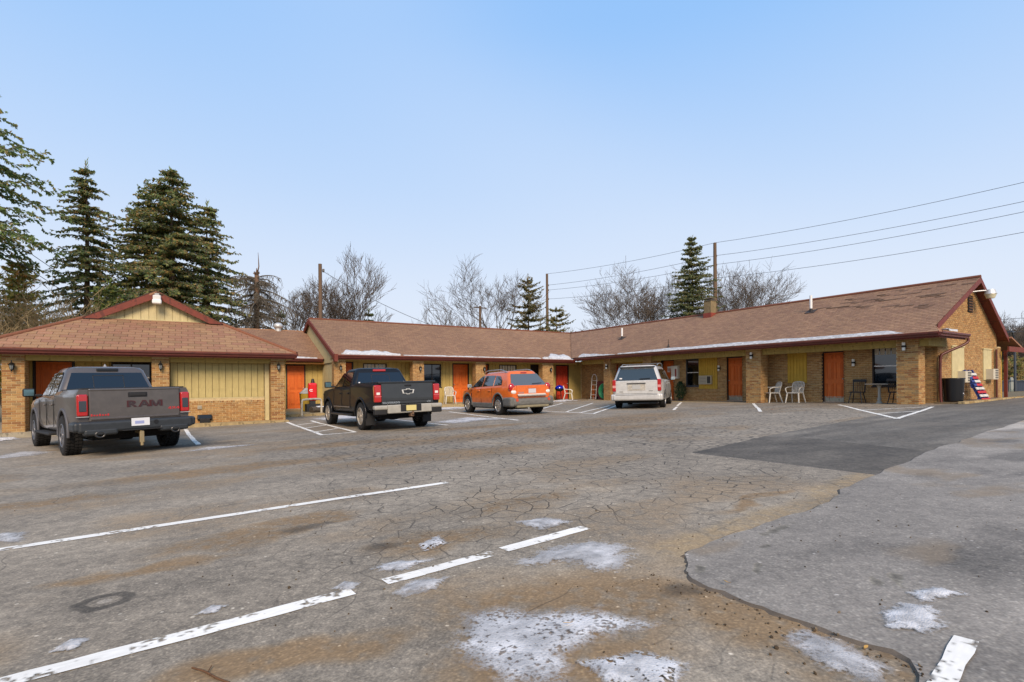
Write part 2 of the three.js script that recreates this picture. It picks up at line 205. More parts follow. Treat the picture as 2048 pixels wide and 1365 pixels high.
// painted stall lines, worn
const wornA = tex(1024, 256, (i, j) => { const x = i / 100, y = j / 100, f = fbm(x * 9, y * 9, 4), s = vn(x * 60, y * 60); return sst(0.3, 0.42, f * 0.62 + s * 0.38 + 0.02); }, { ch: 1 });
const paintMap = tex(256, 256, (i, j) => { const f = 0.9 + 0.1 * (fbm(i / 20, j / 20, 4) - 0.5) + 0.06 * (hash(i, j) - 0.5); return [f, f * 0.99, f * 0.95]; });
const paint = new THREE.MeshStandardMaterial({ map: paintMap, alphaMap: wornA, transparent: true, roughness: 0.75 });
const paintWorn = paint.clone(); paintWorn.alphaMap = tex(1024, 256, (i, j) => { const x = i / 100, y = j / 100, f = fbm(x * 5, y * 5, 4), s = vn(x * 55, y * 55); return sst(0.42, 0.5, f * 0.72 + s * 0.28); }, { ch: 1 });
function line(x0, v0, x1, v1, w, up = 0.004, label = 'white painted stall line', pm = paint) {
  const L = Math.hypot(x1 - x0, v1 - v0), ux = (x1 - x0) / L, uv_ = (v1 - v0) / L, n = Math.max(2, Math.ceil(L / 0.12)), pos = [], uv = [], idx = [], off = rnd() * 5;
  for (let i = 0; i <= n; i++) for (const s of [-1, 0, 1]) { const t = L * i / n, e = s * (w / 2 + (hash(i, x0 * 99 + s) - 0.5) * 0.008), wob = (vn(t * 0.9 + off, 2) - 0.5) * 0.03, x = x0 + ux * t - uv_ * (e + wob), v = v0 + uv_ * t + ux * (e + wob); pos.push(x, lift(x, v) + up, -v); uv.push(t / 10 + off, (s * w / 2 + 0.1) / 2.5 + off * 0.3); if (i < n && s < 1) { const a = i * 3 + s + 1; idx.push(a, a + 3, a + 4, a, a + 4, a + 1); } }
  const g = new THREE.BufferGeometry(); g.setAttribute('position', new THREE.Float32BufferAttribute(pos, 3)); g.setAttribute('uv', new THREE.Float32BufferAttribute(uv, 2)); g.setIndex(idx); g.computeVertexNormals();
  structure('painted_line', g, pm, label);
}
line(-3, 4.98, 2.45, 5.3, 0.105, 0.004, 'long white stall line across the middle left'); line(-1.2, 2.57, 0.72, 2.735, 0.105, 0.004, 'white stall line in the near left foreground');
line(0.9, 2.745, 1.12, 2.76, 0.1, 0.004, 'start of the broken stretch of the near line'); line(1.12, 2.76, 1.62, 2.8, 0.095, 0.004, 'broken stretch of the near white stall line', paintWorn); line(1.7, 2.82, 2.43, 2.9, 0.105, 0.004, 'far stretch of the near white stall line'); line(2.49, 0.765, 1.9, 0.685, 0.07, 0.006, 'short wide white line at the bottom right corner');
line(0.19, 13.3, -0.1, 20.1, 0.1); line(3.0, 20.0, 2.82, 13.35, 0.1); line(3.8, 19.9, 3.68, 13.5, 0.1); line(2.82, 13.4, 3.68, 13.5, 0.1);
for (const v of [15, 16.7, 18.3]) line(2.88, v - 0.5, 3.75, v + 0.4, 0.09);
line(6.1, 20.4, 6.3, 13.6, 0.1); line(9.54, 20.4, 8.6, 13.4, 0.1); line(12.1, 19.6, 12.02, 13.8, 0.1); line(12.0, 13.85, 17.9, 18.6, 0.1);
for (const [a, b, c, d] of [[12.15, 15.6, 17.8, 20.6], [12.1, 17.6, 16.9, 22], [12.1, 14.7, 16.3, 17.7]]) line(a, b, c, d, 0.09);
line(14.9, 12.85, 16.7, 14.2, 0.1); line(17.2, 14.62, 20.0, 16.75, 0.1); line(15.3, 9.72, 20.1, 13.1, 0.1); line(19.9, 9.65, 14.0, 5.5, 0.1); line(14.0, 5.5, 19.3, 6.65, 0.1); line(17.0, 7.6, 19.2, 6.75, 0.08); line(15.5, 6.6, 17.1, 6.2, 0.08);
// thin refrozen snow and ice
const snowCol = tex(256, 256, (i, j) => { const a = fbm(i / 14, j / 14, 4), b = fbm(i / 50 + 3, j / 50, 3), f = 0.8 + 0.22 * (a - 0.5) - 0.12 * sst(0.5, 0.7, b) + 0.08 * (hash(i, j) - 0.5); return [f, f * 0.995, f * 0.985]; });
function ice(pts, label, { lacy = 0.5, clear = 0, th = 0.008, group } = {}) {
  const xs = pts.map((p) => p[0]), vs = pts.map((p) => p[1]), m = 0.06 * Math.max(Math.max(...xs) - Math.min(...xs), Math.max(...vs) - Math.min(...vs)), x0 = Math.min(...xs) - m, x1 = Math.max(...xs) + m, v0 = Math.min(...vs) - m, v1 = Math.max(...vs) + m, S = Math.max(x1 - x0, v1 - v0), sc = 6 / S, N = 256;
  const dist = (x, v) => { let d = 9; for (let i = 0, j = pts.length - 1; i < pts.length; j = i++) { const [ax, av] = pts[j], [bx2, bv] = pts[i], t = clamp(((x - ax) * (bx2 - ax) + (v - av) * (bv - av)) / ((bx2 - ax) ** 2 + (bv - av) ** 2 + 1e-9)); d = Math.min(d, Math.hypot(x - ax - (bx2 - ax) * t, v - av - (bv - av) * t)); } return inPoly(x, v, pts) ? d : -d; };
  const o = rnd() * 90, alpha = tex(N, N, (i, j) => { const x = x0 + (x1 - x0) * i / N, v = v0 + (v1 - v0) * j / N, n = fbm(x * sc * 1.6 + o, v * sc * 1.6, 4) - 0.5, f = fbm(x * 45 + o, v * 45, 3) - 0.5, d = dist(x, v) / S + 0.035 + n * 0.2 + f * 0.12; const h = fbm(x * 95 + o, v * 95, 3) - 0.5; let a = sst(-0.02, 0.12, d + h * 0.12); a *= 1 - Math.min(1, lacy) * sst(0.0, 0.16, f * 0.6 + h * 0.5 + n * 0.45 + 0.03 - d * 0.5); return a * (1 - clear * (0.55 + 0.7 * n)); }, { ch: 1 });
  alpha.wrapS = alpha.wrapT = THREE.ClampToEdgeWrapping;
  const n = 14, pos = [], uv = [], idx = [];
  for (let j = 0; j <= n; j++) for (let i = 0; i <= n; i++) { const x = x0 + (x1 - x0) * i / n, v = v0 + (v1 - v0) * j / n, d = Math.max(0, dist(x, v)) / S; pos.push(x, lift(x, v) + 0.006 + th * sst(0, 0.15, d) * (0.6 + 0.8 * vn(x * 9, v * 9)), -v); uv.push(i / n, j / n); if (i < n && j < n) { const a = j * (n + 1) + i; idx.push(a, a + 1, a + n + 2, a, a + n + 2, a + n + 1); } }
  const g = new THREE.BufferGeometry(); g.setAttribute('position', new THREE.Float32BufferAttribute(pos, 3)); g.setAttribute('uv', new THREE.Float32BufferAttribute(uv, 2)); g.setIndex(idx); g.computeVertexNormals();
  const mesh = new THREE.Mesh(g, new THREE.MeshStandardMaterial({ map: rep(snowCol, clamp(S * 0.9, 0.5, 4)), alphaMap: alpha, transparent: true, roughness: 0.55, bumpMap: rep(bumpT, S * 2), bumpScale: 0.003 }));
  mesh.name = numbered('ice_patch'); mesh.userData = { label, category: 'ice patch', group: 'ice patches on the asphalt' }; mesh.receiveShadow = true; scene.add(mesh);
}
ice([[0.88, 1.87], [1.06, 2.11], [1.21, 2.06], [1.35, 1.92], [1.56, 1.8], [1.66, 1.55], [1.42, 1.6], [1.22, 1.58], [1.09, 1.42], [0.93, 1.52], [0.9, 1.71]], 'large lacy white patch of crusted ice in the front centre', { lacy: 0.8 });
ice([[1.22, 1.5], [1.46, 1.43], [1.53, 1.26], [1.36, 1.18], [1.2, 1.34]], 'lacy ice patch at the bottom edge beside the largest one', { lacy: 1 });
ice([[1.62, 2.55], [1.86, 2.66], [2.23, 2.64], [2.33, 2.42], [2.09, 2.13], [1.91, 2.17], [1.9, 2.38], [1.72, 2.45]], 'big greyish ice patch right of the white line', { lacy: 0.25, clear: 0.4 });
ice([[2.12, 3.36], [2.37, 3.32], [2.45, 3.08], [2.15, 3.06]], 'small flat ice patch beyond the far stretch of line', { lacy: 0.4, clear: 0.35 });
ice([[0.9, 3.0], [1.05, 3.05], [1.26, 2.93], [1.03, 2.87]], 'slim ice patch just behind the broken white line', { lacy: 0.3 });
ice([[0.88, 2.57], [1.04, 2.68], [1.2, 2.6], [1.11, 2.5], [0.92, 2.49]], 'pale ice patch touching the broken white line in front', { lacy: 0.4, clear: 0.45 });
ice([[0.64, 2.83], [0.72, 2.9], [0.78, 2.82], [0.71, 2.72]], 'small round ice spot at the end of the near line', { lacy: 0.3, clear: 0.5 });
ice([[2.49, 1.05], [2.66, 1.03], [2.72, 0.95], [2.54, 0.84], [2.42, 0.86], [2.38, 0.96]], 'bright ice patch on the dark overlay at lower right', { lacy: 0.1 });
ice([[2.82, 1.07], [2.98, 1.03], [3.0, 0.91], [2.85, 0.96], [2.75, 0.99]], 'smaller ice patch behind the bright one on the overlay', { lacy: 0.35 });
ice([[2.0, 1.19], [2.12, 1.17], [2.11, 1.0], [2.06, 0.84], [1.93, 0.8], [1.88, 0.95], [1.95, 1.1]], 'clear bluish ice along the overlay edge', { lacy: 0.5, clear: 0.5 });
ice([[-1.25, 5.39], [-1.34, 5.75], [-1.12, 5.66], [-1.07, 5.27]], 'ice patch at the far left beyond the long line', { lacy: 0.4, clear: 0.4 });
ice([[0.02, 2.89], [0.09, 2.97], [0.16, 2.93], [0.1, 2.86]], 'tiny ice patch between the two stall lines', { lacy: 0.2, clear: 0.3 });
ice([[-0.49, 2.83], [-0.44, 2.94], [-0.37, 2.9], [-0.4, 2.8]], 'tiny ice patch at the lower left behind the near line', { lacy: 0.2, clear: 0.3 });
ice([[1.3, 3.28], [1.5, 3.4], [1.47, 3.18], [1.28, 3.12]], 'broken white ice on the brown dirt stain', { lacy: 1.1 });
ice([[-0.1, 11.72], [0.3, 12.5], [1.3, 12.2], [0.38, 11.8]], 'streak of slush behind the grey pickup on its right', { lacy: 0.8, clear: 0.3 });
ice([[-3.4, 13.3], [-3.0, 15.0], [-2.3, 14.2], [-2.5, 13.6]], 'streak of slush at the left of the grey pickup', { lacy: 0.8, clear: 0.3 });
ice([[6.4, 15.0], [8.4, 16.5], [8.9, 13.9], [8.0, 14.4], [6.6, 13.9]], 'slush streaks between the black pickup and orange car', { lacy: 1, clear: 0.2 });
ice([[4.1, 21.2], [5.6, 22.6], [6.1, 20.3], [5.0, 19.2], [4.0, 19.9]], 'melting snow left of the black pickup by the walkway', { lacy: 0.55, th: 0.04 });
ice([[8.9, 23.8], [11.6, 23.9], [11.9, 22.4], [10.4, 22.0], [9.2, 22.6]], 'snow strip on the walkway between pickup and orange car', { lacy: 0.35, th: 0.05 });
ice([[17.2, 24.4], [18.9, 24.5], [19.6, 23.7], [18.4, 23.3], [17.4, 23.6]], 'snow heap at the brick pier right of the orange car', { lacy: 0.3, th: 0.07 });
ice([[-5.2, 19.7], [-4.2, 19.9], [-3.8, 19.3], [-4.7, 18.9]], 'snow remnant at the foot of the leftmost brick pier', { lacy: 0.3, th: 0.08 });
// ---------------------------------------------------------------- the motel
const BRK = ['#bd925a', '#b3824b', '#c69f68', '#a6743f', '#cba76f', '#97663a', '#b88f5a', '#ae8050', '#9d825c', '#c1975f', '#8f5f3b', '#bd9b63'];
const BRKM = BRK.map((c) => M('#' + new THREE.Color(c).lerp(new THREE.Color('#b88d57'), 0.22).getHexString(), 0.92, { map: grain, bumpMap: bumpT, bumpScale: 0.002 }));
const BRKC = BRK.map((c) => new THREE.Color(c)), BRKMEAN = new THREE.Color('#b88d57');
const brickV = new THREE.MeshStandardMaterial({ vertexColors: true, roughness: 0.92, map: grain });
const mortar = M('#dcc393', 0.95, { map: grain }), fasciaM = WP('#7c3726', 0.7), gutterM = WP('#622b22', 0.45), lipLitM = WP('#a5624a', 0.4), beamM = WP('#b09a57', 0.8), creamM = WP('#cabd8e', 0.8, woodg), tanM = WP('#b8a05c', 0.8, woodg), yellowM = WP('#c8a137', 0.75, woodg), concM = WP('#a8a08c', 0.95), concTan = WP('#b3a077', 0.95), darkM = M('#17120e', 0.8), blackM = M('#0d0d0e', 0.5), frameDark = M('#241a14', 0.6), glassM = M('#0b0e10', 0.06, { clearcoat: 1 }), curtainM = M('#b9b4a6', 0.9), orangeM = WP('#d9691b', 0.6, woodg), redM = WP('#b8371a', 0.6, woodg), steelM = M('#b9b6ae', 0.35, { metalness: 0.85 }), alum = M('#c9c9c6', 0.45, { metalness: 0.5 });
const fb = (F, c, u0, u1, y0, y1, o0, o1) => F === 'f' ? bx(u0, u1, y0, y1, c - o0, c - o1) : F === 'l' ? bx(c - o0, c - o1, y0, y1, u0, u1) : bx(c + o0, c + o1, y0, y1, u0, u1);
const fp = (F, c, u, y, o) => F === 'f' ? P(u, y, c - o) : F === 'l' ? P(c - o, y, u) : P(c + o, y, u);
function bricks(parent, F, c, u0, u1, y0, y1, { single = false, holes = [], top = null, L = 0.205, C = 0.0685, soldier = false } = {}) {
  const geos = [], rows = Math.floor((y1 - y0) / C), o = roots.get(parent);
  for (let r = 0; r < rows; r++) {
    const yb = y0 + r * C, yt = yb + C - 0.014, off = (r % 2) * L / 2; let a = u0 - off;
    if (soldier && r === rows - 1) { for (let u = u0; u < u1 - 0.03; u += 0.069) { const g = fb(F, c, u, Math.min(u1, u + 0.058), yb, yt, 0, 0.012); paintRGB(g, BRKC[Math.floor(rnd() * 10)]); geos.push(g); } continue; }
    for (; a < u1 - 0.02; a += L) {
      let s = Math.max(u0, a), e = Math.min(u1, a + L - 0.015); if (e - s < 0.03) continue;
      if (top) { const t = top((s + e) / 2); if (yt > t) continue; }
      let skip = false; for (const [h0, h1, hy0, hy1] of holes) if (yb < hy1 - 0.01 && yt > hy0 + 0.01) { if (s >= h0 - 0.01 && e <= h1 + 0.01) skip = true; else if (s < h0 && e > h0) e = h0; else if (s < h1 && e > h1) s = h1; }
      if (skip || e - s < 0.02) continue;
      const k = Math.floor(hash(r * 31 + Math.round(a * 50), Math.round(c * 77)) * BRK.length), pr = 0.009 + 0.005 * hash(r, Math.round(a * 90));
      if (single) { const m = new THREE.Mesh(UNIT, BRKM[k]); m.name = 'brick'; m.castShadow = m.receiveShadow = true; const q = fp(F, c, (s + e) / 2, (yb + yt) / 2, pr / 2); m.position.copy(q).sub(o); m.scale.set(F === 'f' ? e - s : pr, yt - yb, F === 'f' ? pr : e - s); parent.add(m); }
      else { const g = fb(F, c, s, e, yb, yt, 0, pr); const cc = BRKC[k].clone().lerp(BRKMEAN, 0.58).multiplyScalar(0.9 + 0.2 * hash(r * 7, Math.round(s * 40))); geos.push(paintRGB(g, cc)); }
    }
  }
  if (geos.length) stuffPart(parent, 'brickwork', merge(geos), brickV);
}
function wall(parent, name, F, c, u0, u1, y0, y1, holes, mat, th = 0.14) {      // a wall cut round its openings
  const g = [], xs = [u0, ...holes.flatMap((h) => [h[0], h[1]]).sort((a, b) => a - b), u1];
  for (let i = 0; i < xs.length - 1; i++) { const a = xs[i], b = xs[i + 1]; if (b - a < 0.005) continue; const hs = holes.filter((h) => h[0] <= a + 1e-4 && h[1] >= b - 1e-4); let y = y0; for (const h of hs.sort((p, q) => p[2] - q[2])) { if (h[2] > y) g.push(fb(F, c, a, b, y, h[2], 0, -th)); y = h[3]; } if (y1 > y) g.push(fb(F, c, a, b, y, y1, 0, -th)); }
  return part(parent, name, g, mat);
}
function boards(parent, F, c, u0, u1, y0, y1, w, mat, { top = null, bottom = null, th = 0.03, gap = 0.02, name = 'siding_board' } = {}) {
  const n = Math.max(1, Math.round((u1 - u0) / w)), ww = (u1 - u0) / n;
  for (let i = 0; i < n; i++) { const a = u0 + i * ww + gap / 2, b = u0 + (i + 1) * ww - gap / 2;
    if (!top && !bottom) { part(parent, name, fb(F, c, a, b, y0, y1, 0, th + 0.003 * hash(i, y0 * 50)), mat); continue; }
    const ta = top ? top(a) : y1, tb = top ? top(b) : y1, ba = bottom ? bottom(a) : y0, bb = bottom ? bottom(b) : y0; if (ta <= ba + 0.01 && tb <= bb + 0.01) continue;
    const q = [fp(F, c, a, ba, th), fp(F, c, b, bb, th), fp(F, c, b, Math.max(tb, bb + 0.001), th), fp(F, c, a, Math.max(ta, ba + 0.001), th)]; if (F === 'l') q.reverse(); part(parent, name, flat(q, th), mat); }
}
function door(parent, F, c, u0, u1, y0, y1, { mat = orangeM, kick = false, handle = 1, recess = 0.1, panels = true, label } = {}) {
  const w = u1 - u0, h = y1 - y0, d = part(parent, 'door', fb(F, c, u0 + 0.01, u1 - 0.01, y0 + 0.01, y1 - 0.01, -recess - 0.04, -recess), mat, label);
  part(d, 'door_frame', [fb(F, c, u0 - 0.05, u0 + 0.008, y0, y1 + 0.05, -recess - 0.04, 0.004), fb(F, c, u1 - 0.008, u1 + 0.05, y0, y1 + 0.05, -recess - 0.04, 0.004), fb(F, c, u0 + 0.008, u1 - 0.008, y1 - 0.008, y1 + 0.05, -recess - 0.04, 0.004)], frameDark);
  part(d, 'threshold', fb(F, c, u0, u1, y0 - 0.03, y0 + 0.012, -recess - 0.03, 0.01), steelM);
  if (panels) for (const [a, b, s, e] of [[0.13, 0.44, 0.86, 0.95], [0.56, 0.87, 0.86, 0.95], [0.13, 0.44, 0.46, 0.81], [0.56, 0.87, 0.46, 0.81], [0.13, 0.44, 0.1, 0.38], [0.56, 0.87, 0.1, 0.38]]) {
    const A = u0 + w * a, B = u0 + w * b, S = y0 + h * s, E = y0 + h * e; part(d, 'door_panel', [fb(F, c, A, B, S, S + 0.02, -recess, -recess + 0.022), fb(F, c, A, B, E - 0.02, E, -recess, -recess + 0.022), fb(F, c, A, A + 0.02, S + 0.02, E - 0.02, -recess, -recess + 0.022), fb(F, c, B - 0.02, B, S + 0.02, E - 0.02, -recess, -recess + 0.022), fb(F, c, A + 0.05, B - 0.05, S + 0.05, E - 0.05, -recess, -recess + 0.018)], mat); }
  if (kick) part(d, 'kick_plate', fb(F, c, u0 + 0.02, u1 - 0.02, y0 + 0.02, y0 + 0.24, -recess, -recess + 0.006), M('#b9b2a0', 0.5, { metalness: 0.5, map: weather }));
  const hu = handle > 0 ? u0 + 0.07 : u1 - 0.07, q = fp(F, c, hu, y0 + h * 0.47, -recess + 0.03); const kn = new THREE.SphereGeometry(0.03, 10, 8); kn.translate(q.x, q.y, q.z); part(d, 'handle', [kn, fb(F, c, hu - 0.012, hu + 0.012, y0 + h * 0.47 - 0.012, y0 + h * 0.47 + 0.012, -recess, -recess + 0.04)], steelM);
  return d;
}
function windowUnit(parent, F, c, u0, u1, y0, y1, { sash = true, frame = frameDark, curtains = 0, recess = 0.04 } = {}) {
  const w = part(parent, 'window', fb(F, c, u0, u1, y0, y1, -0.12, -recess - 0.05), blackM), t = 0.045;
  part(w, 'window_frame', [fb(F, c, u0, u0 + t, y0, y1, -recess - 0.03, 0.012), fb(F, c, u1 - t, u1, y0, y1, -recess - 0.03, 0.012), fb(F, c, u0 + t, u1 - t, y1 - t, y1, -recess - 0.03, 0.012), fb(F, c, u0 + t, u1 - t, y0, y0 + t, -recess - 0.03, 0.012)], frame);
  part(w, 'sill', fb(F, c, u0 - 0.03, u1 + 0.03, y0 - 0.04, y0 - 0.002, -0.03, 0.04), frame);
  const g0 = -recess - 0.012, g1 = -recess - 0.004; const um = (u0 + u1) / 2, ym = (y0 + y1) / 2;
  if (sash === 'v') { for (const [a, b] of [[u0 + t, um - 0.02], [um + 0.02, u1 - t]]) part(w, 'pane', fb(F, c, a, b, y0 + t, y1 - t, g0, g1), glassM); part(w, 'sash_bar', fb(F, c, um - 0.02, um + 0.02, y0 + t, y1 - t, -recess - 0.02, -recess + 0.012), frame); }
  else { part(w, 'pane', fb(F, c, u0 + t, u1 - t, ym + 0.02, y1 - t, g0, g1), glassM); part(w, 'pane', fb(F, c, u0 + t, u1 - t, y0 + t, ym - 0.02, g0, g1), glassM); part(w, 'sash_bar', fb(F, c, u0 + t, u1 - t, ym - 0.02, ym + 0.02, -recess - 0.02, -recess + 0.014), alum); }
  if (curtains) part(w, 'curtain', [0, 1, 2, 3, 4, 5].map((i) => fb(F, c, u0 + t + (u1 - u0 - 2 * t) * (i + 0.1) / 6, u0 + t + (u1 - u0 - 2 * t) * (i + 0.9) / 6, y1 - (y1 - y0) * curtains, y1 - t, g1, g1 + 0.004 + 0.003 * (i % 2))), curtainM);
  return w;
}
function shingles(parent, O, U, S, sMax, span, { tab = 0.305, exp = 0.2, single = false, base = '#a27a5b', from = 0, wear = 0 } = {}) {
  U = U.clone().normalize(); S = S.clone().normalize(); const N = U.clone().cross(S); if (N.y < 0) N.negate();
  const rows = Math.ceil(sMax / exp), pos = [], nor = [], col = [], c0 = new THREE.Color(base), o = roots.get(parent); const mats = single ? [0, 1, 2, 3, 4, 5, 6, 7].map((i) => M('#' + c0.clone().multiplyScalar(0.72 + 0.075 * i).offsetHSL((i % 3 - 1) * 0.008, 0, 0).getHexString(), 0.95, { map: grain, bumpMap: bumpT, bumpScale: 0.003 })) : null;
  const basis = new THREE.Matrix4();
  for (let r = 0; r < rows; r++) {
    const s0 = r * exp, s1 = Math.min(sMax, s0 + exp + 0.015), [ua, ub] = span(Math.min(sMax, s0 + exp / 2)); if (ub - ua < 0.02) continue; let u = (single ? Math.floor(ua / tab) * tab - (r % 2) * tab / 2 : ua - ((r * 0.37) % 1) * tab) - tab;
    for (; u < ub; u += tab) {
      const a = Math.max(ua, u + 0.006), b = Math.min(ub, u + tab - 0.006); if (b - a < 0.015) continue; const hh = hash(r * 13 + 5, Math.round(u * 40)), q = O.clone().addScaledVector(U, (a + b) / 2).addScaledVector(S, (s0 + s1) / 2);
      const streak = fbm(((a + b) / 2) * 0.9 + 7, s0 * 0.35, 3), wv = 0.86 + 0.26 * hh + 0.26 * (streak - 0.5);
      if (single) { const k = clamp(Math.floor((wv - 0.62) / 0.085), 0, 7), m = new THREE.Mesh(UNIT, mats[k]); m.name = 'shingle'; m.castShadow = m.receiveShadow = true; const St = S.clone().addScaledVector(N, -0.04).normalize(), Nt = U.clone().cross(St); if (Nt.y < 0) Nt.negate(); basis.makeBasis(U, St, Nt); if (basis.determinant() < 0) basis.makeBasis(U.clone().negate(), St, Nt); m.quaternion.setFromRotationMatrix(basis); m.scale.set(b - a, s1 - s0, 0.009); m.position.copy(q).addScaledVector(N, 0.01).sub(o); parent.add(m); continue; }
      const w = wear && wear((a + b) / 2, s0), up = 0.011 + (w ? 0.025 * hh : 0.002 * hh), A = (uu, ss, n) => O.clone().addScaledVector(U, uu).addScaledVector(S, ss).addScaledVector(N, n), lo = [A(a, s0, up), A(b, s0, up), A(b, s1, 0.003), A(a, s1, 0.003)], bt = [A(a, s0, 0), A(b, s0, 0), A(b, s1, 0), A(a, s1, 0)];
      const quad = (p, q2, r2, t2) => { const n = q2.clone().sub(p).cross(r2.clone().sub(p)).normalize(); for (const z of [p, q2, r2, p, r2, t2]) { pos.push(z.x, z.y, z.z); nor.push(n.x, n.y, n.z); const k = w ? 0.6 : wv; col.push(c0.r * k, c0.g * k * (0.97 + 0.06 * hh), c0.b * k); } };
      quad(...lo); quad(bt[0], bt[1], lo[1], lo[0]); quad(bt[1], bt[2], lo[2], lo[1]); quad(bt[3], bt[0], lo[0], lo[3]);
    }
  }
  if (!single) { const g = new THREE.BufferGeometry(); g.setAttribute('position', new THREE.Float32BufferAttribute(pos, 3)); g.setAttribute('normal', new THREE.Float32BufferAttribute(nor, 3)); g.setAttribute('color', new THREE.Float32BufferAttribute(col, 3)); metreUV(g); stuffPart(parent, 'shingle_field', g, new THREE.MeshStandardMaterial({ vertexColors: true, roughness: 0.96, map: grain })); }
}
function gutter(parent, A, B, out, name = 'gutter') {      // from A to B, face pointing out, top back edge at A
  const d = B.clone().sub(A), L = d.length(), sh = new THREE.Shape([[0, -0.13], [0.075, -0.13], [0.082, -0.085], [0.118, -0.05], [0.12, 0], [0.1, 0], [0.1, -0.02], [0.015, -0.02], [0.015, 0], [0, 0]].map((q) => new THREE.Vector2(...q)));
  const mk = (s) => { const e = new THREE.ExtrudeGeometry(s, { depth: L, bevelEnabled: false }); const m = new THREE.Matrix4().makeBasis(out.clone().normalize(), V(0, 1, 0), d.clone().normalize()); if (m.determinant() < 0) { e.translate(0, 0, -L); m.makeBasis(out.clone().normalize(), V(0, 1, 0), d.clone().normalize().negate()); } e.applyMatrix4(m); e.translate(A.x, A.y, A.z); return e; };
  const g = part(parent, name, mk(sh), gutterM); part(g, 'gutter_lip', mk(new THREE.Shape([[0.1, 0], [0.124, 0], [0.124, 0.012], [0.1, 0.012]].map((q) => new THREE.Vector2(...q)))), lipLitM); return g;  // lip colour lightened to paint in the sky light its edge catches
}
const capsAlong = (parent, a, b, w = 0.14, mat = WP('#8d5a40', 0.95, grain)) => { const n = Math.round(a.distanceTo(b) / 0.3), g = []; for (let i = 0; i < n; i++) { const p = a.clone().lerp(b, i / n), q = a.clone().lerp(b, (i + 1.1) / n); const c = bar(p, q, w, w * 0.9, 6); g.push(c); } part(parent, 'ridge_cap', g, mat); };
const slope = (parent, name, pts, mat, th = 0.06) => part(parent, name, flat(pts, th), mat);
const deckM = M('#3d281d', 0.9);
function lantern(pos, facing, label) {              // black coach lantern on a pier
  const t = thing('wall_lantern', label, 'lantern', pos, { group: 'coach lanterns on the brick piers', local: true, turn: facing === 'l' ? -Math.PI / 2 : 0 });
  part(t, 'back_plate', lb(0.07, 0.2, 0.02, 0, 0, 0.014, 0.006), blackM); part(t, 'arm', tube([V(0, -0.05, 0.02), V(0, -0.12, 0.07), V(0, -0.1, 0.12)], 0.009), blackM);
  const prof = [[0.018, -0.12], [0.03, -0.1], [0.062, 0.04], [0.055, 0.045], [0.028, -0.095]].map((q) => new THREE.Vector2(...q));
  part(t, 'glass', (() => { const g = new THREE.CylinderGeometry(0.056, 0.03, 0.13, 6); g.translate(0, -0.025, 0.12); return g; })(), M('#8f9492', 0.15)); part(t, 'cage', [0, 1, 2, 3, 4, 5].map((i) => { const a = i * Math.PI / 3; return bar(V(Math.sin(a) * 0.032, -0.095, 0.12 + Math.cos(a) * 0.032), V(Math.sin(a) * 0.06, 0.045, 0.12 + Math.cos(a) * 0.06), 0.006); }), blackM);
  part(t, 'roof', [(() => { const g = new THREE.ConeGeometry(0.085, 0.09, 6); g.translate(0, 0.085, 0.12); return g; })(), cyl(0.012, 0.06, 0, 0.14, 0.12, 8)], blackM); part(t, 'finial', [cyl(0.014, 0.05, 0, -0.12, 0.12, 8, 0.03), cyl(0.006, 0.06, 0, -0.16, 0.12, 6)], blackM); return t;
}
function sconce(pos, facing, label) {               // up and down cylinder light
  const t = thing('wall_sconce', label, 'wall light', pos, { group: 'cylinder wall lights of the right wing', local: true, turn: facing === 'l' ? -Math.PI / 2 : 0 });
  part(t, 'back_plate', lb(0.09, 0.14, 0.03, 0, 0, 0.018, 0.008), blackM); part(t, 'band', cyl(0.058, 0.07, 0, 0, 0.09), blackM); for (const s of [-1, 1]) part(t, 'glass_cylinder', cyl(0.05, 0.1, 0, s * 0.085, 0.09), M('#dcdcd4', 0.3)); return t;
}
